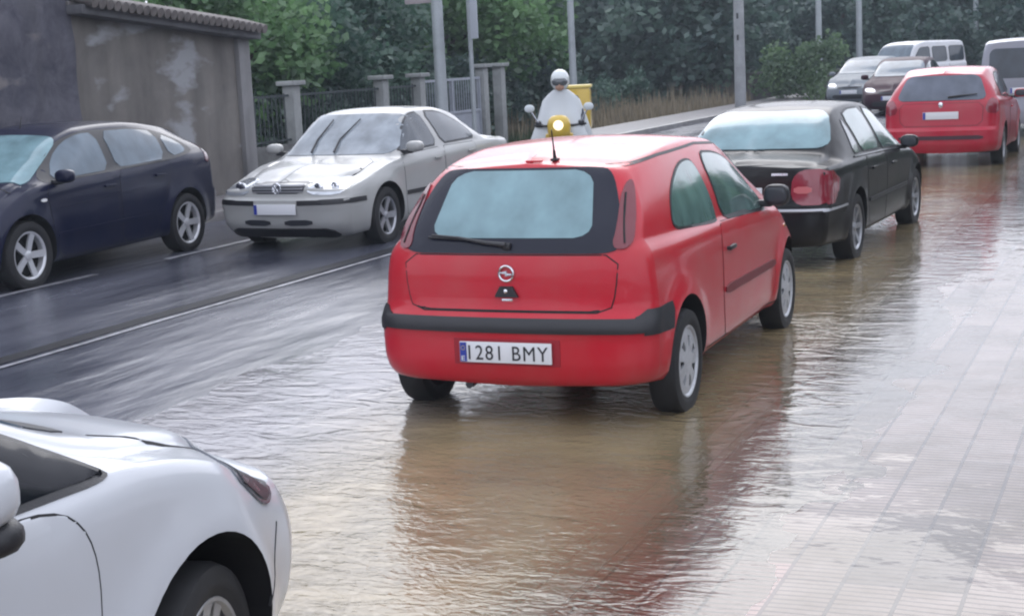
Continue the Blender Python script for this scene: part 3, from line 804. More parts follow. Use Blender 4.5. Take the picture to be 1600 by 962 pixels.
# badge
p, n = c.cast('rear', 0, .815)
bm = bmesh.new()
for k in range(32):
    pass
rr = []
for k in range(33):
    a = 2 * math.pi * k / 32; rr.append((.040 * math.cos(a), -.008, .040 * math.sin(a)))
tube(bm, rr, .0065, 8, cap=False)
pl = [(-.046, .008), (-.004, .008), (-.004, .016), (.046, -.004), (.046, -.010), (.004, -.008), (.004, -.016), (-.046, .002)]
pl = [(-.048, .004), (.006, .014), (.002, .003), (.048, -.004), (-.006, -.014), (-.002, -.003)]
vs = [bm.verts.new((a, -.012, b)) for a, b in pl]; vb = [bm.verts.new((a, -.004, b)) for a, b in pl]
bm.faces.new(vs); [bm.faces.new((vs[i], vs[(i + 1) % 6], vb[(i + 1) % 6], vb[i])) for i in range(6)]
o = finish('badge', bm, MCHROME, c.root); o.location = p
# black grip and number plate lamp below badge
bm = bmesh.new(); p, n = c.cast('rear', 0, .72)
vs = []
for y in (-.022, .01):
    vs.append([bm.verts.new((a, y, b)) for a, b in ((-.065, -.028), (.065, -.028), (.058, -.012), (.034, .028), (-.034, .028), (-.058, -.012))])
bm.faces.new(vs[0]); [bm.faces.new((vs[0][i], vs[1][i], vs[1][(i + 1) % 6], vs[0][(i + 1) % 6])) for i in range(6)]
bmesh.ops.recalc_face_normals(bm, faces=bm.faces)
o = finish('tailgate_grip', bm, MB, c.root); o.location = p
bm = bmesh.new(); blob(bm, (0, -.026, .004), (.012, .006, .012), 12, p=2); finish('lock', bm, MCHROME, o)
bm = bmesh.new(); box(bm, (0, -.004, -.045), (.06, .006, .012), .002); finish('model_script', bm, MCHROME, o)
# bumper strips
c.drape('bumper_strip', 'rear', [(-.815, .515), (-.3, .51), (.3, .51), (.815, .515), (.815, .585), (.3, .582), (-.3, .582), (-.815, .585)], MB, off=.008, cell=.025)
def f(mode, sx):
    c.drape('corner_guard', mode, [(.075, .50), (.075, .59), (.13, .625), (.36, .635), (.36, .60), (.31, .50)], MB, off=.008, cell=.025)
    c.window('side_window', mode, [(.66, .965), (1.38, .925), (1.44, .945), (1.38, 1.27), (1.30, 1.315), (1.08, 1.30), (.80, 1.19), (.66, 1.06)], G_GREEN, it=2, seal=.014)
    dp = c.panel('door', mode, [(1.36, .93), (1.36, .50), (1.44, .26), (1.55, .225), (2.60, .225), (2.70, .32), (2.72, .80), (2.66, .88)], it=2)
    c.window('door_window', mode, [(1.53, .925), (2.62, .865), (2.60, .93), (2.40, 1.10), (2.18, 1.245), (1.90, 1.31), (1.53, 1.335)], G_GREEN, it=2, seal=.016)
    c.drape('rub_strip', mode, chaikin([(1.40, .555), (2.69, .535), (2.69, .485), (1.40, .50)], 1), simple('strip_red', (.16, .012, .02), .45), off=.012)
    c.handle(mode, 1.52, .765, MB, .14)
    c.mirror(sx, 2.53, .95, .76, MB, (.085, .065, .07))
    c.line('sill_gap', mode, [(1.0, .245), (2.75, .235)], .008, MSEAM, off=.002)
    c.line('bumper_gap', mode, [(.14, .50), (.28, .50)], .008, MSEAM, off=.002)
    c.line('gutter', mode, [(.5, 1.335), (.9, 1.36), (1.6, 1.375), (2.1, 1.345)], .014, MB, off=.002)
    c.drape('headlight', 'front', chaikin([(sx * a, b) for a, b in ((.36, .60), (.62, .62), (.66, .70), (.45, .70))], 2), MLAMP, off=.006)
    c.drape('side_repeater', mode, chaikin([(3.0, .70), (3.07, .70), (3.07, .725), (3.0, .725)], 1), simple('amber_lens', (.5, .18, .02), .2, coat=1), off=.006)
both(f)
c.drape('windscreen', 'top', chaikin([(-.56, 2.33), (.56, 2.33), (.66, 2.98), (.3, 3.06), (-.3, 3.06), (-.66, 2.98)], 2), G_BLUE, off=.006)
c.line('bonnet_gap', 'top', [(-.66, 3.1), (.66, 3.1)], .01, MSEAM)
bm = bmesh.new(); p, n = c.cast('top', 0.0, .56)
p, n = c.cast('top', .12, .52)
box(bm, p + Vector((0, 0, .008)), (.035, .06, .016), .006); tube(bm, [p + Vector((0, 0, .01)), p + Vector((0, -.01, .06))], [.012, .008], 8); tube(bm, [p + Vector((0, -.01, .06)), p + Vector((0, -.035, .17))], [.005, .0035], 8)
finish('antenna', bm, MB, c.root)
p, n = c.cast('top', 0.03, .50); bm = bmesh.new(); box(bm, p + Vector((0, -.06, .002)), (.09, .03, .014), .004); finish('washer_cover', bm, P_RED, c.root)
c.plate('rear', 0.0, .405, text='1281 BMY')
c.drape('plate_recess', 'rear', [(-.30, .335), (.30, .335), (.30, .475), (-.30, .475)], simple('recess_red', (.30, .008, .02), .5), off=.003)
bm = bmesh.new(); tube(bm, [(.0, .30, .24), (-.25, .26, .22), (-.25, .06, .21)], .022, 10); finish('exhaust', bm, MDARK, c.root)
bm = bmesh.new(); box(bm, (0, .34, .27), (1.1, .4, .12), .04); box(bm, (0, .62, .27), (1.3, .12, .1), .03); box(bm, (0, 1.9, .25), (1.3, 2.4, .1), .03); finish('underbody', bm, MWELL, c.root)
c.wheels(.825, .285, .165, 'cap', (7, .026, .045, 0), .195, rimm=MHUB)
for w_ in c.root.children:
    if w_.name.startswith('wheel'): w_.location.z -= .022

# ---- black saloon in front of it
P_BLACK = paint('black_paint', (.007, .0075, .010), rough=.5, coat=.5, spec=.08, dirt=.05)
saloon = dict(L=4.6, halfw=.86, axles=(1.05, 3.75), wheel_r=.305, curve=.02, crown=.04, Rr=.22, Rf=.34, DR=1.0, DF=1.0, nose=.12,
    top=[(0, .945), (.12, .975), (.45, 1.0), (.62, 1.02), (.80, 1.11), (1.1, 1.27), (1.35, 1.36), (1.6, 1.395), (2.1, 1.415), (2.6, 1.39), (2.85, 1.32), (3.2, 1.14), (3.52, .98), (3.7, .94), (4.2, .86), (4.6, .72)],
    belt=[(0, .90), (1.3, .915), (3.2, .86), (4.0, .78), (4.6, .6)], bot=[(0, .24), (.9, .2), (4.0, .2), (4.6, .24)],
    W=[(0, .82), (.5, .855), (3.8, .86), (4.3, .83), (4.6, .74)], wr=[(0, .70), (.55, .70), (1.0, .62), (1.6, .575), (2.6, .58), (3.3, .64), (4.6, .5)],
    rear=[(.2, .10), (.3, .03), (.45, .0), (.56, -.0), (.575, .05), (.62, .07), (.9, .09), (1.0, .13)], front=[(.2, .08), (.4, 0), (.6, .03), (.75, .12)])
b = Car('black_saloon', 'black four-door saloon parked in floodwater just ahead of the nearest red hatchback', 'car', (-3.423, 12.586), .043, saloon, P_BLACK, 1.0)
b.drape('rear_window', 'rear', chaikin([(-.66, 1.035), (.66, 1.035), (.60, 1.2), (.52, 1.345), (-.52, 1.345), (-.60, 1.2)], 2), G_REAR, off=.008)
b.drape('boot_lid', 'rear', chaikin([(-.56, .60), (.56, .60), (.58, .94), (-.58, .94)], 2), P_BLACK, off=.004)
for sx in (-1, 1):
    t = b.drape('tail_light', 'rear', chaikin([(sx * a, z_) for a, z_ in ((.50, .60), (.84, .60), (.84, .90), (.52, .90))], 2), MTAIL, off=.006)
    b.drape('reverse_lamp', 'rear', chaikin([(sx * a, z_) for a, z_ in ((.53, .70), (.68, .70), (.68, .76), (.53, .76))], 1), simple('pink_lens', (.5, .15, .16), .2, coat=1), off=.009, parent=t)
b.drape('chrome_bar', 'rear', [(.34, .855), (.48, .855), (.48, .875), (.34, .875)], MCHROME, off=.012)
b.drape('bumper_trim', 'rear', chaikin([(-.84, .548), (.84, .548), (.84, .565), (-.84, .565)], 1), simple('trim_grey', (.42, .43, .46), .3, metal=.3), off=.01)
b.plate('rear', 0, .70)
def f(mode, sx):
    b.window('quarter_window', mode, [(1.18, .95), (1.42, .945), (1.46, 1.24), (1.40, 1.26)], G_DARK, it=1, seal=.01)
    b.window('side_window', mode, [(1.50, .945), (2.22, .92), (2.26, 1.34), (1.80, 1.345), (1.54, 1.30)], G_GREEN, it=1, seal=.018)
    b.window('side_window', mode, [(2.32, .915), (3.22, .885), (3.15, .98), (2.86, 1.19), (2.66, 1.30), (2.34, 1.34)], G_GREEN, it=1, seal=.018)
    b.line('window_trim', mode, [(1.15, .93), (2.3, .905), (3.25, .87)], .014, MDARK, off=.01)
    b.panel('rear_door', mode, [(1.50, .92), (1.46, .75), (1.50, .5), (1.62, .26), (2.28, .24), (2.30, .90)], it=1)
    b.panel('front_door', mode, [(2.31, .90), (2.29, .24), (3.20, .24), (3.28, .50), (3.28, .86)], it=1)
    b.handle(mode, 1.72, .79, P_BLACK, .17); b.handle(mode, 2.55, .77, P_BLACK, .17)
    b.drape('rub_strip', mode, [(1.55, .485), (3.26, .485), (3.26, .52), (1.55, .52)], MB, off=.012)
    b.mirror(sx, 3.08, .92, .80, P_BLACK, (.09, .065, .065))
    t = b.drape('tail_light_side', mode, chaikin([(.13, .60), (.36, .60), (.40, .88), (.16, .88)], 1), MTAIL, off=.005)
    b.line('bumper_gap', mode, [(.12, .585), (.40, .58), (.66, .5)], .01, MSEAM)
    b.drape('bumper_trim_side', mode, [(.10, .545), (.66, .545), (.66, .563), (.10, .563)], simple('trim_grey_side', (.42, .43, .46), .3, metal=.3), off=.008)
    b.drape('headlight', 'front', chaikin([(sx * a, z_) for a, z_ in ((.36, .58), (.66, .60), (.70, .70), (.40, .69))], 2), MLAMP, off=.006)
both(f)
b.drape('windscreen', 'top', chaikin([(-.56, 2.86), (.56, 2.86), (.68, 3.48), (.3, 3.56), (-.3, 3.56), (-.68, 3.48)], 2), G_BLUE, off=.006)
bm = bmesh.new(); box(bm, (0, 2.2, .26), (1.4, 3.6, .12), .04); finish('underbody', bm, MWELL, b.root)
b.wheels(.86, .305, .19, 'spoke', (7, .022, .026, 0), .205)

# ---- white saloon facing the viewer in the far lane
P_WHITE = paint('pearl_white_paint', (.38, .385, .38), rough=.4)
bora_s = dict(L=4.38, halfw=.865, axles=(.99, 3.50), wheel_r=.315, curve=.022, crown=.04, Rr=.22, Rf=.24, DR=1.0, DF=1.0, nose=.09,
    top=[(0, .98), (.12, 1.0), (.45, 1.03), (.70, 1.06), (1.0, 1.20), (1.4, 1.37), (1.8, 1.435), (2.2, 1.44), (2.5, 1.40), (2.8, 1.22), (3.2, .955), (3.35, .915), (3.8, .87), (4.15, .81), (4.38, .74)],
    belt=[(0, .93), (1.2, .965), (3.0, .90), (3.6, .82), (4.38, .66)], bot=[(0, .24), (.9, .2), (3.7, .2), (4.38, .17)],
    W=[(0, .80), (.5, .85), (3.5, .86), (4.0, .845), (4.38, .80)], wr=[(0, .70), (.6, .70), (1.1, .62), (1.7, .585), (2.4, .58), (2.8, .64), (3.2, .70), (3.9, .64), (4.38, .56)],
    rear=[(.2, .08), (.3, .02), (.5, 0), (.6, .06), (1.0, .1)], front=[(.18, .14), (.25, .06), (.33, .02), (.46, 0), (.52, -.015), (.575, -.01), (.60, .035), (.70, .06), (.78, .14)])
w = Car('white_saloon', 'pearl white four-door saloon facing the viewer in the far lane, behind the dark blue car', 'car', (-8.45, 17.775), math.pi + .024, bora_s, P_WHITE, 1.15, z=0)
w.drape('windscreen', 'front', chaikin([(-.74, .955), (.74, .955), (.67, 1.15), (.585, 1.375), (-.585, 1.375), (-.67, 1.15)], 2), pane('windscreen_painted_sky', (.24, .27, .30), var=.3), off=.006)  # pale pane colour imitates the sky reflected in the windscreen
for a0 in (-.02, .28):
    bm = bmesh.new(); pts = []
    for a, z_ in ((a0, .97), (a0 + .03, 1.10), (a0 - .08 if a0 < 0 else a0 - .02, 1.31)):
        p, n = w.cast('front', a, z_); pts.append(p + n * .022)
    tube(bm, pts, [.012, .01, .006], 8); finish('wiper', bm, MB, w.root)
w.panel('bonnet', 'top', [(-.60, 3.26), (.60, 3.26), (.66, 3.6), (.60, 4.05), (.45, 4.16), (-.45, 4.16), (-.60, 4.05), (-.66, 3.6)], it=1)
g = w.drape('grille', 'front', chaikin([(-.31, .635), (.31, .635), (.34, .745), (-.34, .745)], 1), MDARK, off=.006)
for k in range(3): w.drape('grille_bar', 'front', [(-.31, .648 + k * .03), (.31, .648 + k * .03), (.31, .661 + k * .03), (-.31, .661 + k * .03)], simple('grille_grey', (.3, .3, .32), .35, metal=.5), off=.012, parent=g)
bm = bmesh.new(); rr = [(.052 * math.cos(2 * math.pi * k / 28), 0, .052 * math.sin(2 * math.pi * k / 28)) for k in range(29)]
tube(bm, rr, .008, 8, cap=False)
for seg in (((-.03, .04), (-.008, .004)), ((.03, .04), (.008, .004)), ((-.045, .02), (-.022, -.042)), ((-.022, -.042), (0, -.004)), ((0, -.004), (.022, -.042)), ((.022, -.042), (.045, .02))):
    tube(bm, [(seg[0][0], 0, seg[0][1]), (seg[1][0], 0, seg[1][1])], .006, 6)
p, n = w.cast('front', 0, .69); o = finish('badge', bm, MCHROME, w.root); o.location = p + Vector((0, .012, 0))
for sx in (-1, 1):
    h = w.drape('headlight', 'front', chaikin([(sx * a, z_) for a, z_ in ((.36, .62), (.70, .615), (.755, .67), (.73, .755), (.52, .775), (.375, .755))], 1), MLAMP, off=.006)
    for cx, r_ in ((.47, .055), (.60, .052)):
        p, n = w.cast('front', sx * cx, .69)
        bm = bmesh.new(); blob(bm, p + n * .004, (r_, .014, r_), 20, p=2); finish('reflector', bm, MCHROME, h)
    w.drape('fog_grille', 'front', chaikin([(sx * .09, .30), (sx * .42, .305), (sx * .42, .365), (sx * .09, .36)], 1), MDARK, off=.006)
w.drape('bumper_strip', 'front', chaikin([(-.82, .525), (-.27, .515), (-.27, .565), (-.82, .575)], 0), MB, off=.007)
w.drape('bumper_strip', 'front', chaikin([(.27, .515), (.82, .525), (.82, .575), (.27, .565)], 0), MB, off=.007)
w.drape('lower_spoiler', 'front', chaikin([(-.68, .17), (.68, .17), (.62, .27), (-.62, .27)], 1), MB, off=.012)
w.plate('front', 0, .475, back=.002)
def f(mode, sx):
    w.drape('bumper_strip_side', mode, [(3.92, .525), (4.12, .527), (4.12, .575), (3.92, .575)], MB, off=.006)
    w.window('side_window', mode, [(2.16, .98), (3.02, .955), (2.90, 1.06), (2.62, 1.28), (2.44, 1.365), (2.20, 1.385)], G_DARK, it=1, seal=.02)
    w.window('side_window', mode, [(1.16, 1.0), (2.04, .985), (2.10, 1.385), (1.74, 1.365), (1.46, 1.27), (1.2, 1.12)], G_DARK, it=1, seal=.02)
    w.panel('front_door', mode, [(2.10, .97), (2.10, .24), (3.0, .24), (3.07, .40), (3.09, .93)], it=1)
    w.panel('rear_door', mode, [(2.09, .97), (2.09, .24), (1.60, .25), (1.42, .5), (1.34, .75), (1.2, .97)], it=1)
    w.handle(mode, 2.28, .85, P_WHITE, .16); w.handle(mode, 1.42, .87, P_WHITE, .16)
    w.drape('rub_strip', mode, [(1.46, .50), (3.05, .50), (3.05, .545), (1.46, .545)], MB, off=.012)
    w.mirror(sx, 2.93, 1.0, .80, P_WHITE, (.10, .075, .06))
both(f)
w.drape('rear_window', 'rear', chaikin([(-.6, 1.10), (.6, 1.10), (.5, 1.33), (-.5, 1.33)], 2), G_DARK, off=.006)
for sx in (-1, 1): w.drape('tail_light', 'rear', chaikin([(sx * .55, .68), (sx * .8, .68), (sx * .8, .9), (sx * .55, .9)], 1), MTAIL, off=.006)
bm = bmesh.new(); box(bm, (0, 2.2, .26), (1.4, 3.4, .12), .04); finish('underbody', bm, MWELL, w.root)
w.wheels(.86, .315, .19, 'spoke', (5, .030, .036, 0), .205, steer=.05)

# ---- dark blue hatchback at the left kerb
P_BLUE = paint('dark_blue_paint', (.005, .0075, .030), rough=.4, coat=.6, spec=.08, dirt=.03)
foc = dict(L=4.34, halfw=.90, axles=(.87, 3.51), wheel_r=.325, curve=.022, crown=.045, Rr=.42, Rf=.32, DR=1.5, DF=.9, nose=.13,
    top=[(0, 1.36), (.15, 1.40), (.5, 1.435), (1.1, 1.475), (1.8, 1.495), (2.3, 1.475), (2.6, 1.40), (3.0, 1.20), (3.35, 1.03), (3.55, .985), (4.0, .88), (4.34, .72)],
    belt=[(0, 1.08), (.8, 1.07), (2.0, 1.01), (3.2, .95), (3.7, .84), (4.34, .62)], bot=[(0, .27), (.8, .22), (3.6, .20), (4.34, .22)],
    W=[(0, .86), (.6, .895), (3.4, .90), (4.0, .87), (4.34, .76)], wr=[(0, .58), (.6, .62), (1.8, .645), (2.6, .64), (3.1, .69), (3.6, .70), (4.34, .55)],
    rear=[(.2, .09), (.35, .01), (.5, 0), (.62, .0), (.68, .04), (.9, .06), (1.05, .10), (1.2, .26), (1.36, .42), (1.42, .5)],
    front=[(.2, .08), (.35, .0), (.5, 0), (.62, .05), (.75, .14)])
d = Car('dark_blue_hatchback', 'dark blue five-door hatchback parked by the plastered wall at the far left', 'car', (-10.676, 14.36), math.pi - .038, foc, P_BLUE, 1.15, z=0.0)
def f(mode, sx):
    d.drape('window_surround', mode, chaikin([(3.22, .965), (2.2, .99), (.98, 1.04), (.66, 1.08), (.60, 1.12), (.72, 1.22), (1.05, 1.345), (1.5, 1.405), (2.3, 1.41), (2.62, 1.35), (2.95, 1.17)], 2), MB, off=.003)
    d.drape('side_window', mode, chaikin([(3.06, .985), (2.16, 1.01), (2.12, 1.385), (2.35, 1.385), (2.60, 1.32), (2.85, 1.18)], 1), G_BLUE, off=.007)
    d.drape('side_window', mode, chaikin([(2.02, 1.015), (1.18, 1.045), (1.12, 1.34), (1.5, 1.385), (2.0, 1.39)], 1), G_BLUE, off=.007)
    d.drape('quarter_window', mode, chaikin([(1.07, 1.055), (.72, 1.10), (.78, 1.20), (1.05, 1.315)], 1), G_BLUE, off=.007)
    d.panel('front_door', mode, [(2.10, 1.0), (2.08, .25), (3.06, .25), (3.16, .45), (3.2, .95)], it=1)
    d.panel('rear_door', mode, [(2.06, 1.0), (2.05, .25), (1.48, .26), (1.34, .5), (1.22, .74), (1.08, 1.03)], it=1)
    d.line('swage', mode, [(1.3, .80), (3.1, .72)], .008, P_BLUE, off=.006)
    d.drape('rub_strip', mode, [(1.34, .47), (3.1, .45), (3.1, .49), (1.34, .51)], P_BLUE, off=.014)
    d.handle(mode, 2.24, .86, P_BLUE, .18); d.handle(mode, 1.36, .89, P_BLUE, .18)
    d.mirror(sx, 3.02, 1.0, .86, P_BLUE, (.10, .07, .065))
    d.drape('side_repeater', mode, chaikin([(3.22, .80), (3.30, .80), (3.30, .83), (3.22, .83)], 1), simple('clear_lens', (.8, .8, .8), .2, coat=1), off=.008)
    d.drape('tail_light', mode, chaikin([(.20, 1.02), (.42, .92), (.40, 1.1), (.36, 1.22), (.30, 1.2)], 1), MTAILD, off=.005)
    d.drape('headlight', mode, chaikin([(3.80, .70), (4.12, .64), (4.15, .72), (3.85, .83)], 1), MLAMP, off=.006)
both(f)
d.drape('windscreen', 'top', chaikin([(-.60, 2.60), (.60, 2.60), (.74, 3.32), (.35, 3.45), (-.35, 3.45), (-.74, 3.32)], 2), G_REAR, off=.007)
d.line('bonnet_gap', 'top', [(-.72, 3.5), (-.4, 3.56), (.4, 3.56), (.72, 3.5)], .012, MSEAM)
d.drape('rear_window', 'rear', chaikin([(-.60, 1.06), (.60, 1.06), (.5, 1.34), (-.5, 1.34)], 2), G_DARK, off=.006)
bm = bmesh.new(); p, n = d.cast('top', .0, 2.4); tube(bm, [p, p + Vector((0, -.04, .12))], [.008, .004], 8); finish('antenna', bm, MB, d.root)
bm = bmesh.new(); box(bm, (0, 2.2, .27), (1.4, 3.4, .12), .04); finish('underbody', bm, MWELL, d.root)
d.wheels(.90, .325, .2, 'spoke', (5, .030, .034, 0), .225, rimm=simple('alloy_bright', (.62, .63, .66), .3, metal=.4))

# ---- silver white car in the foreground
P_FORE = paint('silver_white_paint', (.56, .58, .62), rough=.33, drops=.12)
fs = dict(L=4.25, halfw=.875, axles=(.82, 3.35), wheel_r=.33, curve=.022, crown=.045, Rr=.26, Rf=.40, DR=1.4, DF=1.1, nose=.10,
    top=[(0, 1.38), (.15, 1.42), (.5, 1.45), (1.1, 1.485), (1.7, 1.48), (2.1, 1.46), (2.4, 1.39), (2.8, 1.205), (3.15, 1.07), (3.35, 1.035), (3.6, 1.005), (3.85, .965), (4.05, .91), (4.25, .80)],
    belt=[(0, 1.04), (1.5, 1.0), (2.9, .975), (3.35, .935), (3.75, .86), (4.25, .68)], bot=[(0, .25), (.8, .2), (3.5, .2), (4.2, .22)],
    W=[(0, .84), (.6, .87), (3.2, .875), (3.7, .865), (4.25, .78)], wr=[(0, .60), (.6, .62), (1.6, .63), (2.3, .65), (2.9, .73), (3.3, .73), (3.8, .68), (4.25, .56)],
    rear=[(.2, .07), (.4, 0), (.62, .0), (.68, .04), (1.0, .10), (1.36, .40), (1.45, .5)],
    front=[(.2, .12), (.35, .02), (.5, 0), (.64, .03), (.82, .11)])
e = Car('silver_hatchback', 'silver white car cut off by the lower left corner, bonnet and mirror showing', 'car', (-2.995, -.273), -.05, fs, P_FORE, 1.3, z=-.002)
def f(mode, sx):
    e.window('side_window', mode, [(1.70, 1.01), (2.80, .975), (3.02, .965), (3.05, .985), (2.78, 1.15), (2.40, 1.31), (2.05, 1.395), (1.72, 1.40)], G_BLACK, it=2, seal=.016)
    e.window('side_window', mode, [(.80, 1.02), (1.62, .99), (1.64, 1.40), (1.1, 1.38), (.85, 1.25)], G_DARK, it=2, seal=.016)
    e.panel('front_door', mode, [(1.66, .97), (1.66, .25), (2.76, .25), (2.86, .40), (2.92, .72), (2.90, .88), (2.80, .97)], it=2)
    e.panel('rear_door', mode, [(1.64, .97), (1.64, .25), (1.2, .26), (1.1, .5), (1.0, .75), (.85, 1.0)], it=1)
    hl = e.drape('headlight', mode, chaikin([(3.60, .82), (3.68, .74), (3.78, .665), (3.90, .67), (3.99, .76), (3.94, .85), (3.78, .88)], 2), MLENS, off=.006)
    e.drape('lamp_bezel', mode, chaikin([(3.64, .79), (3.71, .735), (3.79, .68), (3.88, .685), (3.95, .75), (3.86, .78), (3.75, .80)], 1), MDARK, off=.009, parent=hl)
    e.handle(mode, 1.86, .84, P_FORE, .18); e.handle(mode, 1.0, .87, P_FORE, .18)
    e.line('bumper_gap', mode, [(3.86, .60), (3.78, .50), (3.70, .40)], .006, MSEAM, off=.002)
    mo = e.mirror(sx, 2.46, 1.08, .80, P_FORE, (.10, .075, .075))
    bm = bmesh.new(); blob(bm, (sx * .90, 2.48, 1.005), (.11, .07, .045), p=2.8); finish('mirror_base', bm, MB, mo)
both(f)
e.drape('windscreen', 'top', chaikin([(-.60, 2.14), (.60, 2.14), (.66, 3.02), (.35, 3.16), (-.35, 3.16), (-.66, 3.02)], 2), G_BLUE, off=.006)
e.drape('cowl', 'top', chaikin([(-.62, 3.08), (-.35, 3.18), (.35, 3.18), (.62, 3.08), (.60, 3.2), (.35, 3.27), (-.35, 3.27), (-.60, 3.2)], 1), MB, off=.004)
e.line('bonnet_gap', 'top', [(.64, 3.22), (.69, 3.4), (.68, 3.6), (.62, 3.8)], .007, MSEAM, off=.002)
e.line('bonnet_gap', 'top', [(-.64, 3.22), (-.69, 3.4), (-.68, 3.6), (-.62, 3.8)], .007, MSEAM, off=.002)
bm = bmesh.new(); box(bm, (0, 2.1, .27), (1.4, 3.3, .12), .04); finish('underbody', bm, MWELL, e.root)
e.wheels(.875, .33, .2, 'spoke', (5, .03, .04, .028), .235, steer=.2)
for w_ in e.root.children:
    if w_.name.startswith('wheel'): w_.location.z -= .03

# ---- red hatchback farther ahead
far = dict(L=4.0, halfw=.86, axles=(.72, 3.26), wheel_r=.31, curve=.022, crown=.04, Rr=.24, Rf=.32, DR=1.4, DF=.9, nose=.12,
    top=[(0, 1.42), (.15, 1.45), (.6, 1.50), (1.4, 1.51), (2.0, 1.46), (2.4, 1.30), (3.0, 1.0), (3.2, .95), (3.7, .84), (4.0, .70)],
    belt=[(0, 1.04), (1.5, .98), (2.9, .91), (3.4, .82), (4.0, .60)], bot=[(0, .25), (.8, .2), (3.5, .2), (4.0, .22)],
    W=[(0, .84), (.6, .86), (3.2, .86), (4.0, .74)], wr=[(0, .61), (.6, .635), (1.6, .64), (2.3, .64), (3.0, .70), (4.0, .5)],
    rear=[(.2, .07), (.4, 0), (.58, .0), (.62, .05), (.95, .08), (1.05, .13), (1.38, .38), (1.5, .45)],
    front=[(.2, .1), (.4, 0), (.62, .04), (.75, .14)])
P_RED2 = paint('crimson_paint', (.42, .003, .028))
def hatch(name, label, pos, th, pm, spec=far, res=.8, z=-.02, glass=None):
    r = Car(name, label, 'car', pos, th, spec, pm, res, z)
    k = spec['L'] / 4.0; hh = max(a[1] for a in spec['top']) / 1.51
    wn = r.drape('rear_window', 'rear', chaikin([(-.66, 1.02 * hh), (.66, 1.02 * hh), (.60, 1.2 * hh), (.52, 1.385 * hh), (-.52, 1.385 * hh), (-.60, 1.2 * hh)], 2), glass or G_BLUE, off=.008)
    r.panel('tailgate', 'rear', [(-.62, .985 * hh), (-.60, .64), (.60, .64), (.62, .985 * hh)], it=1)
    for sx in (-1, 1): r.drape('tail_light', 'rear', chaikin([(sx * .62, .84), (sx * .83, .80), (sx * .82, 1.0), (sx * .70, 1.06)], 1), MTAIL, off=.006)
    r.plate('rear', 0, .80)
    r.drape('bumper_strip', 'rear', chaikin([(-.62, .44), (.62, .44), (.62, .50), (-.62, .50)], 1), simple('strip_dark', (.05, .01, .02), .5) if pm is P_RED2 else MB, off=.008)
    r.drape('windscreen', 'front', chaikin([(-.68, 1.03 * hh), (.68, 1.03 * hh), (.56, 1.41 * hh), (-.56, 1.41 * hh)], 2), G_BLUE, off=.006)
    for sx in (-1, 1): r.drape('headlight', 'front', chaikin([(sx * .42, .64), (sx * .74, .66), (sx * .76, .76), (sx * .5, .74)], 1), MLAMP, off=.006)
    r.drape('grille', 'front', chaikin([(-.36, .60), (.36, .60), (.38, .70), (-.38, .70)], 1), MB, off=.006)
    r.drape('lower_grille', 'front', chaikin([(-.5, .30), (.5, .30), (.5, .42), (-.5, .42)], 1), MB, off=.006)
    r.plate('front', 0, .50)
    def f(mode, sx):
        r.window('side_window', mode, [(1.66 * k, 1.0 * hh), (2.85 * k, .945 * hh), (2.62 * k, 1.12 * hh), (2.2 * k, 1.33 * hh), (1.68 * k, 1.42 * hh)], G_DARK, it=1)
        r.window('side_window', mode, [(.74 * k, 1.05 * hh), (1.58 * k, 1.005 * hh), (1.60 * k, 1.42 * hh), (1.0 * k, 1.40 * hh), (.72 * k, 1.27 * hh)], G_DARK, it=1)
        r.line('door_gap', mode, [(1.62 * k, .98 * hh), (1.62 * k, .25)], .01, MSEAM); r.line('door_gap', mode, [(2.8 * k, .93 * hh), (2.8 * k, .28)], .01, MSEAM)
        r.handle(mode, 1.85 * k, .84 * hh, pm, .16)
        r.mirror(sx, 2.5 * k, 1.0 * hh, .82, pm, (.10, .07, .07))
    both(f)
    bm = bmesh.new(); box(bm, (0, spec['L'] / 2, .27), (1.4, spec['L'] * .8, .12), .04); finish('underbody', bm, MWELL, r.root)
    r.wheels(spec['halfw'], .31, .19, 'spoke', (6, .024, .03, 0), .20)
    return r
r2 = hatch('crimson_hatchback', 'crimson hatchback parked in the flooded row just ahead of the black saloon', (-3.083, 23.26), 0.0, P_RED2, res=1.0, glass=pane('grey_glass', (.09, .105, .14)))
bm = bmesh.new(); q = []
for a, z_ in ((.1, 1.055), (.3, 1.075), (.52, 1.09)):
    p, n = r2.cast('rear', a, z_); q.append(p + n * .03)
tube(bm, q, [.016, .012, .008], 8); finish('rear_wiper', bm, MB, r2.root)
p, n = r2.cast('rear', 0, .955); bm = bmesh.new(); blob(bm, p + n * .006, (.035, .012, .045), 12, p=2); finish('badge', bm, MCHROME, r2.root)

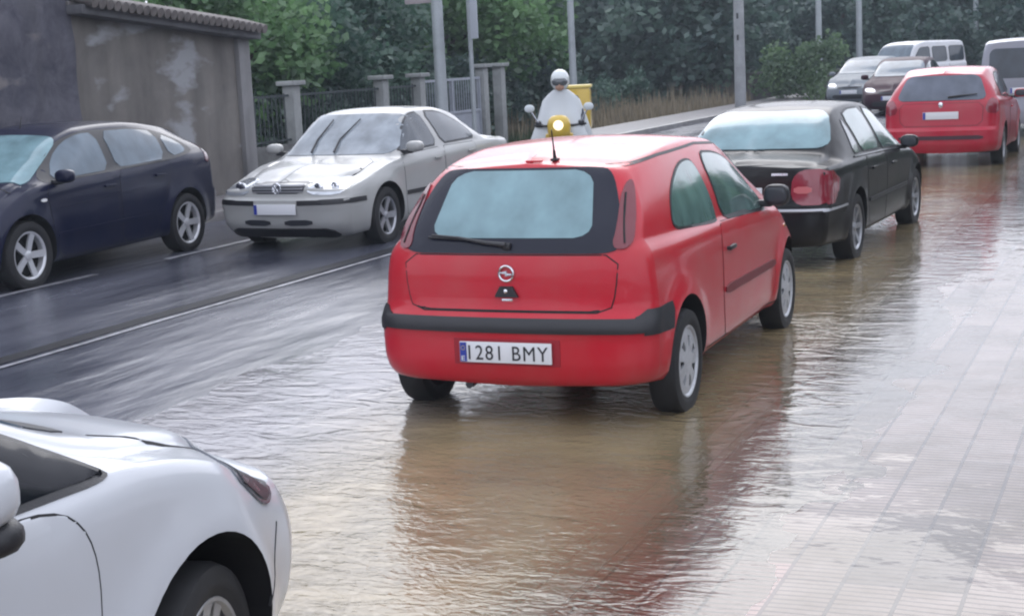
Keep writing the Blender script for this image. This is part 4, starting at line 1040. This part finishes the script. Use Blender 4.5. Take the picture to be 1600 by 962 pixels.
# ------------------------------------------------------------------ foliage
def leaf_mat(name, dark, light, scale=.9, trans=.45):
    m = bpy.data.materials.new(name); m.use_nodes = True; t = m.node_tree; t.nodes.clear()
    out = N(t, 'ShaderNodeOutputMaterial'); co = N(t, 'ShaderNodeTexCoord')
    n = N(t, 'ShaderNodeTexNoise', Scale=scale, Detail=5.0, Roughness=.6); t.links.new(co.outputs['Object'], n.inputs['Vector'])
    at = N(t, 'ShaderNodeAttribute'); at.attribute_name = 'tone'
    ad = N(t, 'ShaderNodeMath', operation='ADD'); s_ = N(t, 'ShaderNodeMath', operation='MULTIPLY'); s_.inputs[1].default_value = .35
    t.links.new(at.outputs['Fac'], s_.inputs[0]); t.links.new(n.outputs['Fac'], ad.inputs[0]); t.links.new(s_.outputs[0], ad.inputs[1])
    r = N(t, 'ShaderNodeValToRGB'); e = r.color_ramp.elements; e[0].position = .45; e[0].color = (*dark, 1); e[1].position = .9; e[1].color = (*light, 1)
    t.links.new(ad.outputs[0], r.inputs[0])
    d = N(t, 'ShaderNodeBsdfDiffuse'); tr = N(t, 'ShaderNodeBsdfTranslucent'); mx_ = N(t, 'ShaderNodeMixShader'); mx_.inputs[0].default_value = trans
    g = N(t, 'ShaderNodeBsdfGlossy', Roughness=.4); m2 = N(t, 'ShaderNodeMixShader'); m2.inputs[0].default_value = .05
    t.links.new(r.outputs[0], d.inputs[0]); t.links.new(r.outputs[0], tr.inputs[0]); t.links.new(d.outputs[0], mx_.inputs[1]); t.links.new(tr.outputs[0], mx_.inputs[2])
    t.links.new(mx_.outputs[0], m2.inputs[1]); t.links.new(g.outputs[0], m2.inputs[2]); t.links.new(m2.outputs[0], out.inputs[0])
    return m
def leaves(name, clumps, per, size, seed, spread=.6, flat=1.0):
    """clumps: list of (centre, radius); one mesh of leaf-sized faces"""
    rnd = random.Random(seed); V = []; F = []; T = []
    for c, r in clumps:
        tone = rnd.random()
        for _ in range(per):
            u = Vector((rnd.gauss(0, 1), rnd.gauss(0, 1), rnd.gauss(0, 1))).normalized() * (r * rnd.random() ** .45)
            u.z *= flat; p = Vector(c) + u
            a = Vector((rnd.gauss(0, 1), rnd.gauss(0, 1), rnd.gauss(0, .6))).normalized(); b_ = a.cross(Vector((rnd.gauss(0, 1), rnd.gauss(0, 1), rnd.gauss(0, 1)))).normalized()
            s_ = size * rnd.uniform(.6, 1.3); i = len(V)
            V += [p - a * s_ * .5, p + b_ * s_ * .3, p + a * s_ * .5, p - b_ * s_ * .3]; F.append((i, i + 1, i + 2, i + 3)); T.append(min(1, max(0, tone * .7 + rnd.random() * .3)))
    me = bpy.data.meshes.new(name); me.from_pydata(V, [], F); at = me.attributes.new('tone', 'FLOAT', 'FACE'); at.data.foreach_set('value', T)
    return me
def crown_clumps(rx, ry, z0, z1, n, seed, r=(.5, .9)):
    rnd = random.Random(seed); out = []
    while len(out) < n:
        v = Vector((rnd.uniform(-1, 1), rnd.uniform(-1, 1), rnd.uniform(-1, 1)))
        L_ = v.length
        lim = 1 + .35 * MN.noise(v * 2.2 + Vector((seed, 0, 0)))
        if L_ > lim or L_ < .35: continue
        out.append(((v.x * rx, v.y * ry, (z0 + z1) / 2 + v.z * (z1 - z0) / 2), rnd.uniform(*r)))
    return out
M_BARK = simple('bark', (.06, .05, .045), .9, var=.4, bump=.8, bscale=12)
M_G1 = leaf_mat('leaves_bright', (.045, .11, .05), (.19, .34, .14))
M_G2 = leaf_mat('leaves_bluish', (.032, .075, .06), (.10, .18, .125))
M_G3 = leaf_mat('leaves_forest', (.032, .066, .062), (.095, .16, .12))  # lifted, bluish tones paint distance haze into the leaves
M_G4 = leaf_mat('leaves_bush', (.05, .10, .05), (.17, .27, .12))
def trunk_bm(h, r, clumps, seed):
    rnd = random.Random(seed); bm = bmesh.new()
    tube(bm, [(0, 0, -.4), (0.02, 0, h * .3), (.05, .03, h * .6), (.0, .05, h)], [r * 1.25, r, r * .75, r * .35], 10)
    for c, rr in rnd.sample(clumps, min(7, len(clumps))):
        z0 = h * rnd.uniform(.35, .75)
        tube(bm, [(.03, .02, z0), ((c[0]) * .5, c[1] * .5, (z0 + c[2]) / 2 + .1), (c[0] * .9, c[1] * .9, c[2])], [r * .4, r * .25, r * .08], 6)
    return bm
def tree_proto(rx, ry, z0, z1, n, per, size, seed, m, r=(.5, .9)):
    cl = crown_clumps(rx, ry, z0, z1, n, seed, r)
    t = empty('tree', (0, 0, 0)); link('crown', leaves('crown', cl, per, size, seed), m, t, smooth=False)
    finish('trunk', trunk_bm(z1 * .75, .09 * rx ** .5 + .06, cl, seed), M_BARK, t); return t
def put(proto, used, x, y, rz, s, label, cat, group=None, z=0, name=None, m=None):
    o = proto if not used.get(proto.name) else copy_tree(proto)
    if not used.get(proto.name): used[proto.name] = 1
    o.location = (x, y, z); o.rotation_euler = (0, 0, rz); o.scale = (s, s, s); tag(o, label, cat, group)
    return o
used = {}
# trees behind the fence on the left
tA = tree_proto(2.1, 1.9, .4, 4.1, 46, 210, .20, 11, M_G1)
tB = tree_proto(2.0, 1.9, .4, 3.9, 46, 210, .18, 12, M_G2)
tC = tree_proto(2.6, 2.2, 1.2, 4.9, 60, 210, .24, 13, M_G1)
grpL = None
put(tA, used, -16.6, 23.6, 0, 1.0, 'leafy green tree right beside the tiled end of the plaster wall', 'tree')
put(tB, used, -17.0, 26.8, 1, 1.05, 'dark bluish green tree behind the left fence pillars, left of the sign pole', 'tree')
put(tA, used, -18.8, 28.4, 2.2, 1.15, 'green tree filling the gap behind the middle fence pillars', 'tree')
put(tB, used, -17.6, 30.6, 3.2, 1.1, 'dark tree just behind the two sign poles', 'tree')
put(tC, used, -17.8, 36.4, .4, 1.0, 'bright green tree above the paired gate pillars, left of the moped rider', 'tree')
put(tC, used, -18.4, 41.5, 2.4, .95, 'bright green tree behind the thin pale lamp post next to the moped rider', 'tree')
put(tB, used, -21.5, 34.0, 5, 1.25, 'bluish tree set back between the sign poles and the bright green tree', 'tree')
put(tA, used, -20.2, 24.5, 4.1, 1.2, 'green tree set back behind the plaster wall corner', 'tree')
# forest to the right
tD = tree_proto(3.2, 2.8, .3, 5.2, 80, 170, .36, 21, M_G3, r=(.7, 1.2))
tE = tree_proto(2.8, 2.8, .5, 5.6, 80, 170, .34, 22, M_G3, r=(.6, 1.1))
rnd = random.Random(5); k = 0; ordn = ['first', 'second', 'third', 'fourth', 'fifth', 'sixth', 'seventh', 'eighth', 'ninth', 'tenth', 'eleventh', 'twelfth', 'thirteenth']
for row, (yy, step) in enumerate(((58, 4.6), (68, 5.0), (80, 5.6))):
    x = -35 - row * 4; idx = 0
    while x < 12:
        pr = (tD, tE)[k % 2]; y = yy + rnd.uniform(-2, 2)
        if not (x > -17 and yy < 60 and x > -11): 
            if not (x > -9 and yy < 60):
                put(pr, used, x + rnd.uniform(-1, 1), y + (6 if x > -16 and yy < 60 else 0), rnd.uniform(0, 6), rnd.uniform(.85, 1.1), 'dark woodland tree, %s from the left in the %s row of the woods' % (ordn[idx], ('front', 'middle', 'back')[row]), 'tree', 'dark trees of the woods beyond the road'); idx += 1
        x += step; k += 1
for i_, (x_, y_, s__) in enumerate(((6.6, 14, 1.25), (6.2, 20, 1.4), (6.8, 27, 1.35), (6.0, 34, 1.4), (6.6, 42, 1.45), (5.8, 52, 1.5), (7.2, 9, 1.2))):  # unseen trees, added so the car sides have greenery to reflect
    put((tA, tB)[i_ % 2], used, x_, y_, i_ * 1.3, s__, 'unseen leafy tree %s beyond the right pavement, added for car reflections' % ordn[i_], 'tree', 'unseen trees added on the right for reflections')
# low light bush, hedge, undergrowth
cl = crown_clumps(1.7, 1.2, .1, 2.0, 26, 31, (.4, .7)); o = link('bush', leaves('bush', cl, 190, .17, 31), M_G4, None, smooth=False); o.location = (-11.3, 52, 0); tag(o, 'light green rounded bush in front of the dark woods, left of the grey car', 'bush')
cl = crown_clumps(.9, .8, .0, 1.25, 12, 32, (.3, .5)); o = link('bush', leaves('bush', cl, 140, .15, 32), M_G2, None, smooth=False); o.location = (-16.5, 47, 0); tag(o, 'small dark bush at the edge of the woods behind the dry grass', 'bush')
rnd = random.Random(9)
cl = [((rnd.uniform(-.55, .55), rnd.uniform(-5.6, 5.6), rnd.uniform(.1, 1.35)), .4) for _ in range(150)]
o = link('hedge', leaves('hedge', cl, 110, .15, 33), M_G3, None, smooth=False); o.location = (-15.2, 26.4, 0); tag(o, 'dark clipped hedge behind the fence pillars', 'hedge')
cl = [((rnd.uniform(-1.0, 1.0), rnd.uniform(-5.5, 5.5), rnd.uniform(.1, 1.9)), .5) for _ in range(150)]
o = link('hedge', leaves('hedge', cl, 110, .2, 34), M_G3, None, smooth=False); o.location = (-17.2, 38.0, 0); tag(o, 'dark shrubbery beside the road behind the moped rider', 'hedge')
cl = [((rnd.uniform(-20, 16), rnd.uniform(-1.0, 1.0), rnd.uniform(.1, 2.6)), .8) for _ in range(260)]
o = link('undergrowth', leaves('undergrowth', cl, 80, .32, 35), M_G3, None, smooth=False); o.location = (-12, 63, 0); tag(o, kind='stuff')
cl = [((rnd.uniform(-.2, .2), rnd.uniform(-1.4, 1.4), rnd.uniform(.1, .75)), .28) for _ in range(34)]
o = link('bush', leaves('bush', cl, 120, .09, 36), M_G2, None, smooth=False); o.location = (-12.55, 11.9, .75); tag(o, 'straggly weeds along the foot of the dark stone wall', 'bush')
# dry grass
bm = bmesh.new(); rnd = random.Random(3)
for k in range(3600):
    y = rnd.uniform(36.5, 52); x = -13.2 - (rnd.random() ** 1.3) * 5.5
    h = rnd.uniform(.3, .8) * (1.3 if rnd.random() < .25 else .8); a = rnd.uniform(0, 6.28); w_ = .03; dx, dy = math.cos(a) * w_, math.sin(a) * w_; lx, ly = rnd.uniform(-.15, .15), rnd.uniform(-.15, .15)
    q = [bm.verts.new((x - dx, y - dy, -.3)), bm.verts.new((x + dx, y + dy, -.3)), bm.verts.new((x + lx, y + ly, -.1 + h))]
    bm.faces.new(q)
tag(finish('dry_grass', bm, simple('straw', (.23, .19, .13), .9, var=.5, vscale=.8), smooth=False), kind='stuff')
# weedy verge inside
bm = bmesh.new(); rnd = random.Random(4)
for k in range(2600):
    y = rnd.uniform(19.6, 36); x = -13.05 - rnd.random() * 2
    h = rnd.uniform(.1, .4); a = rnd.uniform(0, 6.28); w_ = .02; dx, dy = math.cos(a) * w_, math.sin(a) * w_
    q = [bm.verts.new((x - dx, y - dy, -.3)), bm.verts.new((x + dx, y + dy, -.3)), bm.verts.new((x + dx * 3, y, -.1 + h))]
    bm.faces.new(q)
tag(finish('verge_grass', bm, simple('verge_green', (.04, .07, .03), .9, var=.5), smooth=False), kind='stuff')

# ------------------------------------------------------------------ fence, gate
M_PIL = simple('pillar_concrete', (.26, .27, .27), .8, var=.25, bump=.4, bscale=12)
M_FEN = simple('fence_metal', (.03, .04, .045), .6)
PY = [(22.7, 'concrete pillar with a flat cap, first after the plaster wall'), (26.0, 'concrete fence pillar with a flat cap, second after the plaster wall'), (27.6, 'concrete fence pillar with a flat cap, left of the thick sign pole'),
      (30.75, 'left one of the paired gate pillars beside the pale gate'), (31.7, 'right one of the paired gate pillars, nearest the moped rider')]
proto = None
for y, lab in PY:
    if proto is None:
        proto = empty('fence_pillar', (-14, y, 0))
        bm = bmesh.new(); box(bm, (0, 0, .70), (.22, .24, 1.9), .015); finish('shaft', bm, M_PIL, proto)
        bm = bmesh.new(); box(bm, (0, 0, 1.69), (.36, .42, .08), .015); finish('cap', bm, M_PIL, proto); o = proto
    else: o = copy_tree(proto); o.location = (-14, y, 0)
    if y > 30: o.location.z = .12
    tag(o, lab, 'pillar', 'concrete pillars of the fence')
def fence(y0, y1, label):
    f = empty('railing_fence', (-14, y0, 0)); tag(f, label, 'fence', 'dark railings between the pillars')
    bm = bmesh.new(); box(bm, (0, (y1 - y0) / 2, .2), (.14, y1 - y0, .9), .01); finish('low_wall', bm, simple('fence_base', (.12, .12, .12), .85, var=.3), f)
    bm = bmesh.new(); n = int((y1 - y0) / .13)
    for k in range(1, n): box(bm, (0, k * (y1 - y0) / n, 1.07), (.018, .018, .9))
    for z in (.72, 1.48): box(bm, (0, (y1 - y0) / 2, z), (.03, y1 - y0, .035))
    finish('railing', bm, M_FEN, f, smooth=False)
fence(19.62, 22.58, 'dark railing fence next to the end of the plaster wall'); fence(22.83, 25.87, 'dark railing fence above the roof of the white saloon'); fence(26.13, 27.47, 'short dark railing between two close fence pillars')
g = empty('metal_gate', (-14, 27.75, .0)); tag(g, 'pale grey metal gate behind the sign poles, left of the paired pillars', 'gate')
M_GATE = simple('gate_paint', (.30, .32, .37), .5, var=.15)
bm = bmesh.new(); L_ = 2.85
for z in (.12, .85, 1.55): box(bm, (0, L_ / 2, z), (.05, L_, .05))
for y in (.03, L_ / 2, L_ - .03): box(bm, (0, y, .83), (.055, .055, 1.5))
for k in range(1, 24): box(bm, (0, k * L_ / 24, 1.2), (.016, .016, .7))
finish('gate_frame', bm, M_GATE, g, smooth=False)
bm = bmesh.new(); box(bm, (-.01, L_ / 2, .48), (.012, L_ - .1, .7)); finish('gate_panel', bm, M_GATE, g, smooth=False)

# ------------------------------------------------------------------ poles and signs
M_GALV = simple('galvanised', (.34, .37, .39), .45, metal=.3, var=.15)
M_WOOD = simple('pale_concrete_pole', (.30, .31, .32), .8, var=.2, bump=.3, bscale=20)
sp_ = empty('sign_pole', (-12.7, 26.0, 0)); tag(sp_, 'thick grey pole carrying the back of a pinkish sign panel, in front of the gate', 'pole')
bm = bmesh.new(); tube(bm, [(0, 0, 0), (0, 0, 4.2)], [.115, .105], 16); box(bm, (0, 0, .15), (.3, .3, .05), .01); finish('post', bm, M_GALV, sp_)
bm = bmesh.new(); box(bm, (-.36, -.0, 3.52), (.62, .03, .95), .01); finish('sign_panel', bm, simple('sign_back', (.34, .29, .31), .5, var=.15), sp_)
sp2 = empty('sign_post', (-12.5, 27.0, 0)); tag(sp2, 'thin post with a narrow pale plate, right of the thick sign pole', 'sign')
bm = bmesh.new(); tube(bm, [(0, 0, 0), (0, 0, 4.0)], .045, 12); finish('post', bm, M_GALV, sp2)
bm = bmesh.new(); box(bm, (.13, -.07, 3.05), (.16, .03, 1.4), .008, rot=None); finish('sign_plate', bm, simple('sign_pale', (.42, .45, .5), .4), sp2)
def lamp(x, y, r, h, label, m=M_GALV, arm=1.2, lean=0, name='street_lamp'):
    o = empty(name, (x, y, 0)); tag(o, label, 'lamp post')
    bm = bmesh.new(); tube(bm, [(0, 0, 0), (0, 0, 1.1), (0, 0, h)], [r * 1.15, r, r * .62], 14); box(bm, (0, 0, .12), (r * 4, r * 4, .04), .01); finish('pole', bm, m, o)
    bm = bmesh.new(); tube(bm, [(0, 0, h - .1), (arm * .3, 0, h + .25), (arm, 0, h + .35)], r * .45, 8); finish('arm', bm, m, o)
    bm = bmesh.new(); blob(bm, (arm + .25, 0, h + .33), (.34, .13, .07)); finish('lamp_head', bm, MDARK, o)
lamp(-12.45, 32.4, .085, 7.5, 'thin pale lamp post rising right behind the yellow box of the moped')
lamp(-19.6 * .5 - 1.75, 55.0, .12, 8, 'thin lamp post above the grey car facing the viewer')
lamp(-11.2, 61.0, .13, 8, 'thin lamp post between the grey car and the distant white van')
lamp(-7.3, 66.0, .12, 8, 'thin lamp post rising behind the distant white van')
up = empty('utility_pole', (-10.15, 38.5, 0)); tag(up, 'thick pale utility pole with dark marks, rising above the black saloon', 'utility pole')
bm = bmesh.new(); tube(bm, [(0, 0, -.2), (0, 0, 9)], [.15, .10], 14); finish('pole', bm, M_WOOD, up)
bm = bmesh.new()
for z in (2.2, 2.75, 3.3, 3.9): box(bm, (.0, -.135, z), (.05, .03, .14), .006)
finish('step_slots', bm, MB, up)
bm = bmesh.new(); box(bm, (0, 0, 8.6), (1.6, .1, .12), .01); finish('cross_arm', bm, M_WOOD, up)
lw = empty('low_wall', (-13.5, 58, 0)); tag(lw, 'low grey brown wall at the foot of the woods behind the black saloon', 'wall')
bm = bmesh.new(); box(bm, (0, 0, .3), (11.5, .3, 1.2), .02); finish('wall_body', bm, plaster('low_wall_stone', (.07, .065, .07), (.13, .12, .12), 1.5), lw)
bm = bmesh.new(); box(bm, (0, 0, .94), (11.6, .38, .08), .015); finish('coping', bm, simple('low_coping', (.15, .145, .15), .8, var=.3), lw)

# ------------------------------------------------------------------ far vehicles
P_GREY = simple('grey_paint', (.16, .18, .20), .45, spec=.35); P_WINE = simple('wine_paint', (.035, .008, .018), .5, spec=.25); P_WH2 = paint('white_van_paint', (.62, .63, .66)); P_LIL = paint('pale_silver_paint', (.27, .28, .33))
hatch('grey_car', 'grey hatchback facing the viewer under the thin lamp posts in the far lane', (-8.3, 49.5), math.pi + .10, P_GREY, res=.6)
hatch('wine_red_car', 'dark wine red car half hidden between the black saloon and the crimson hatchback', (-6.45, 43.5), math.pi, P_WINE, res=.6)
vanf = dict(L=4.4, halfw=.90, axles=(.75, 3.5), wheel_r=.32, curve=.015, crown=.04, Rr=.14, Rf=.3, DR=.9, DF=.9, nose=.1,
    top=[(0, 1.84), (.2, 1.88), (2.4, 1.90), (2.9, 1.80), (3.5, 1.22), (3.7, 1.10), (4.1, 1.0), (4.4, .82)],
    belt=[(0, 1.10), (3.2, 1.05), (3.8, .92), (4.4, .7)], bot=[(0, .28), (4.4, .26)],
    W=[(0, .88), (.5, .90), (3.8, .89), (4.4, .80)], wr=[(0, .75), (2.6, .74), (3.4, .76), (4.4, .6)],
    rear=[(.2, .05), (.4, 0), (.6, 0), (.65, .04), (1.1, .06), (1.84, .14)], front=[(.2, .1), (.4, 0), (.7, .03), (.9, .1)])
def van(name, label, pos, th, pm, res=.6, cat='van', spec=vanf, z=0):
    r = Car(name, label, cat, pos, th, spec, pm, res, z)
    r.drape('rear_window', 'rear', chaikin([(-.66, 1.14), (.66, 1.14), (.64, 1.7), (-.64, 1.7)], 2), G_DARK, off=.008)
    r.drape('windscreen', 'front', chaikin([(-.76, 1.22), (.76, 1.22), (.66, 1.78), (-.66, 1.78)], 2), G_BLUE, off=.006)
    for sx in (-1, 1):
        r.drape('headlight', 'front', chaikin([(sx * .45, .74), (sx * .8, .76), (sx * .82, .92), (sx * .5, .88)], 1), MLAMP, off=.006)
        r.drape('tail_light', 'rear', chaikin([(sx * .74, .75), (sx * .86, .75), (sx * .86, 1.3), (sx * .76, 1.3)], 1), MTAIL, off=.006)
    r.drape('grille', 'front', chaikin([(-.38, .68), (.38, .68), (.4, .84), (-.4, .84)], 1), MB, off=.006)
    r.plate('front', 0, .50); r.plate('rear', 0, .9)
    def f(mode, sx):
        for a, b_ in ((.25, 1.15), (1.27, 2.12)): r.window('side_window', mode, [(a, 1.14), (b_, 1.12), (b_, 1.68), (a, 1.68)], G_DARK, it=1)
        r.window('side_window', mode, [(2.24, 1.11), (3.32, 1.08), (3.2, 1.25), (2.8, 1.66), (2.24, 1.69)], G_DARK, it=1)
        for a in (2.18, 1.2, 3.2): r.line('door_gap', mode, [(a, 1.06), (a, .34)], .012, MSEAM)
        r.handle(mode, 2.4, .98, MB, .16); r.mirror(sx, 3.05, 1.16, .84, MB, (.11, .08, .12))
    both(f)
    bm = bmesh.new(); box(bm, (0, 2.2, .3), (1.4, 3.4, .12), .04); finish('underbody', bm, MWELL, r.root)
    r.wheels(.90, .32, .2, 'spoke', (6, .03, .03, 0), .2); return r
van('white_van', 'distant white van with side windows, seen above the crimson hatchback roof', (-7.35, 58.0), math.pi + .50, P_WH2)
van('pale_van', 'tall pale silver van parked ahead of the crimson hatchback at the right edge', (-2.45, 30.2), 0.0, P_LIL, z=-.02)

# ------------------------------------------------------------------ moped and rider
M_YEL = simple('moped_yellow', (.62, .42, .05), .35, coat=.6)
mo = empty('delivery_moped', (-7.22, 18.3, 0), math.pi + .30); tag(mo, 'yellow delivery moped with a lit headlight and a yellow box behind its rider', 'moped')
def mwheel(y):
    bm = bmesh.new(); lathe_x(bm, [(-.03, .19), (-.05, .22), (-.04, .265), (0, .28), (.04, .265), (.05, .22), (.03, .19)], 32, c=(0, 0, 0)); o = finish('wheel', bm, MRUB, mo); o.location = (0, y, .28)
    bm = bmesh.new(); lathe_x(bm, [(-.03, .03), (-.02, .17), (-.035, .2), (.035, .2), (.02, .17), (.03, .03)], 24); finish('rim', bm, MRIM, o)
mwheel(.62); mwheel(-.62)
bm = bmesh.new(); box(bm, (0, .38, .66), (.36, .06, .62), .03, rot=Matrix.Rotation(R(-14), 3, 'X')); box(bm, (0, .05, .34), (.3, .62, .07), .02); finish('leg_shield', bm, M_YEL, mo)
bm = bmesh.new(); blob(bm, (0, .44, 1.03), (.15, .13, .16), p=2.8); finish('front_cowl', bm, M_YEL, mo)
bm = bmesh.new(); blob(bm, (0, .62, .40), (.09, .26, .10), p=2.4); finish('front_mudguard', bm, M_YEL, mo)
bm = bmesh.new(); tube(bm, [(0, .62, .28), (0, .46, .9)], .035, 10); tube(bm, [(-.33, .22, 1.06), (-.18, .34, 1.05), (.18, .34, 1.05), (.33, .22, 1.06)], .016, 8); finish('handlebar', bm, MB, mo)
hm, ht, hb = mat('headlight_lit'); hb.inputs['Base Color'].default_value = (.9, .85, .6, 1); hb.inputs['Emission Color'].default_value = (1, .87, .55, 1); hb.inputs['Emission Strength'].default_value = .9
bm = bmesh.new(); blob(bm, (0, .56, 1.06), (.065, .03, .065), p=2); finish('headlight', bm, hm, mo)
bm = bmesh.new(); box(bm, (0, -.35, .55), (.3, .7, .30), .06); finish('tail_body', bm, MDARK, mo)
bm = bmesh.new(); box(bm, (0, -.22, .76), (.28, .62, .10), .04); finish('seat', bm, MB, mo)
bm = bmesh.new(); box(bm, (-.20, -.80, 1.22), (.30, .36, .56), .04); finish('rear_box', bm, M_YEL, mo)
bm = bmesh.new(); box(bm, (-.20, -.80, 1.515), (.33, .39, .04), .015); finish('box_lid', bm, simple('lid_yellow', (.70, .55, .16), .4), mo)
bm = bmesh.new(); box(bm, (-.1, -.76, .88), (.4, .4, .1), .02); finish('rack', bm, MDARK, mo)
for sx in (-1, 1):
    bm = bmesh.new(); tube(bm, [(sx * .26, .28, 1.06), (sx * .36, .34, 1.24)], .009, 6); o = finish('rear_view_mirror', bm, MCHROME, mo)
    bm = bmesh.new(); blob(bm, (sx * .38, .34, 1.28), (.065, .018, .05), p=2.2); finish('mirror_head', bm, simple('mirror_pale', (.6, .65, .68), .3), o)
# rider
pr = empty('person', (-7.22, 18.3, 0), math.pi + .30); tag(pr, 'person in a pale hooded rain cape and white helmet riding the yellow moped', 'person')
J = {'pel': (0, -.24, .88), 'bel': (0, -.22, 1.05), 'che': (0, -.14, 1.30), 'nec': (0, -.08, 1.45), 'hed': (0, -.05, 1.58)}
for s_, sx in (('l', -1), ('r', 1)):
    J.update({'sh' + s_: (sx * .19, -.12, 1.36), 'el' + s_: (sx * .27, .02, 1.14), 'wr' + s_: (sx * .27, .20, 1.08), 'ha' + s_: (sx * .28, .27, 1.08), 'hi' + s_: (sx * .12, -.20, .86), 'kn' + s_: (sx * .17, .16, .76), 'an' + s_: (sx * .15, .12, .40), 'to' + s_: (sx * .16, .30, .38)})
E_ = [('pel', 'bel'), ('bel', 'che'), ('che', 'nec'), ('nec', 'hed')]
for s_ in 'lr': E_ += [('che', 'sh' + s_), ('sh' + s_, 'el' + s_), ('el' + s_, 'wr' + s_), ('wr' + s_, 'ha' + s_), ('pel', 'hi' + s_), ('hi' + s_, 'kn' + s_), ('kn' + s_, 'an' + s_), ('an' + s_, 'to' + s_)]
rad = {'pel': .14, 'bel': .13, 'che': .15, 'nec': .06, 'hed': .09, 'sh': .07, 'el': .05, 'wr': .035, 'ha': .035, 'hi': .10, 'kn': .07, 'an': .045, 'to': .04}
ks = list(J); me = bpy.data.meshes.new('body'); me.from_pydata([J[k_] for k_ in ks], [(ks.index(a), ks.index(b_)) for a, b_ in E_], [])
tmp = bpy.data.objects.new('body', me); sc.collection.objects.link(tmp); md = tmp.modifiers.new('s', 'SKIN')
for i, k_ in enumerate(ks):
    r_ = rad.get(k_, rad.get(k_[:2])); me.skin_vertices[0].data[i].radius = (r_, r_); me.skin_vertices[0].data[i].use_root = (k_ == 'pel')
tmp.modifiers.new('u', 'SUBSURF').levels = 2; bpy.context.view_layer.update()
nm_ = bpy.data.meshes.new_from_object(tmp.evaluated_get(bpy.context.evaluated_depsgraph_get())); bpy.data.objects.remove(tmp)
link('body', nm_, simple('dark_clothes', (.03, .035, .05), .8), pr, angle=180)
for sx in (-1, 1):
    bm = bmesh.new()
    for f_, ln in zip(range(4), (.07, .08, .075, .06)):
        yx = sx * (.25 + f_ * .02); tube(bm, [(yx, .25, 1.10), (yx, .25 + ln * .5, 1.095), (yx, .25 + ln * .62, 1.06), (yx, .25 + ln * .3, 1.035)], [.011, .010, .009, .007], 6)
    tube(bm, [(sx * .235, .23, 1.07), (sx * .22, .27, 1.045), (sx * .235, .30, 1.035)], [.012, .010, .008], 6)
    finish('glove', bm, MB, pr)
bm = bmesh.new(); blob(bm, (0, -.04, 1.62), (.125, .145, .14), p=2.1); finish('helmet', bm, simple('helmet_white', (.62, .66, .66), .3, coat=.6), pr)
bm = bmesh.new(); blob(bm, (0, .03, 1.60), (.105, .09, .065), p=2.4); finish('visor', bm, simple('visor_tint', (.06, .07, .08), .15, coat=1), pr)
bm = bmesh.new(); blob(bm, (0, .035, 1.535), (.06, .07, .05), p=2.2); blob(bm, (0, .11, 1.55), (.012, .015, .018), 8); finish('face', bm, simple('skin', (.45, .27, .2), .6), pr)
# cape: a draped cone with folds, open at the front bottom edge over the handlebars
bm = bmesh.new(); rings = []
prof = [(1.50, .09, .10, -.06), (1.44, .17, .15, -.08), (1.36, .245, .19, -.09), (1.22, .29, .27, -.06), (1.08, .33, .36, -.01), (.94, .37, .43, .02), (.82, .41, .47, .03)]
nn = 56
for z, rx_, ry_, cy_ in prof:
    row = []
    for k in range(nn):
        a = 2 * math.pi * k / nn; f_ = max(0, (1.4 - z)) * .22 * math.sin(a * 7 + z * 4) + max(0, 1.3 - z) * .14 * math.sin(a * 13)
        row.append(bm.verts.new((math.cos(a) * rx_ * (1 + f_), cy_ + math.sin(a) * ry_ * (1 + f_), z + .03 * math.sin(a * 3) * (1.5 - z))))
    rings.append(row)
for i in range(len(rings) - 1):
    for k in range(nn): bm.faces.new((rings[i][k], rings[i][(k + 1) % nn], rings[i + 1][(k + 1) % nn], rings[i + 1][k]))
cm2, ct, cb2 = mat('rain_cape'); cb2.inputs['Base Color'].default_value = (.52, .55, .57, 1); cb2.inputs['Roughness'].default_value = .3; cb2.inputs['Alpha'].default_value = .88
o = finish('rain_cape', bm, cm2, pr, angle=80)

# ------------------------------------------------------------------ damp air
bm = bmesh.new(); bmesh.ops.create_cube(bm, size=1)
for v in bm.verts: v.co = Vector((v.co.x * 610, 140 + v.co.y * 530, 5.0 + v.co.z * 12.6))
hz = bpy.data.materials.new('haze'); hz.use_nodes = True; ht_ = hz.node_tree; ht_.nodes.clear()
pv = N(ht_, 'ShaderNodeVolumePrincipled'); pv.inputs['Color'].default_value = (.80, .90, 1, 1); pv.inputs['Density'].default_value = .0011
oo = N(ht_, 'ShaderNodeOutputMaterial'); ht_.links.new(pv.outputs[0], oo.inputs['Volume'])
tag(finish('haze', bm, hz, smooth=False), kind='stuff')
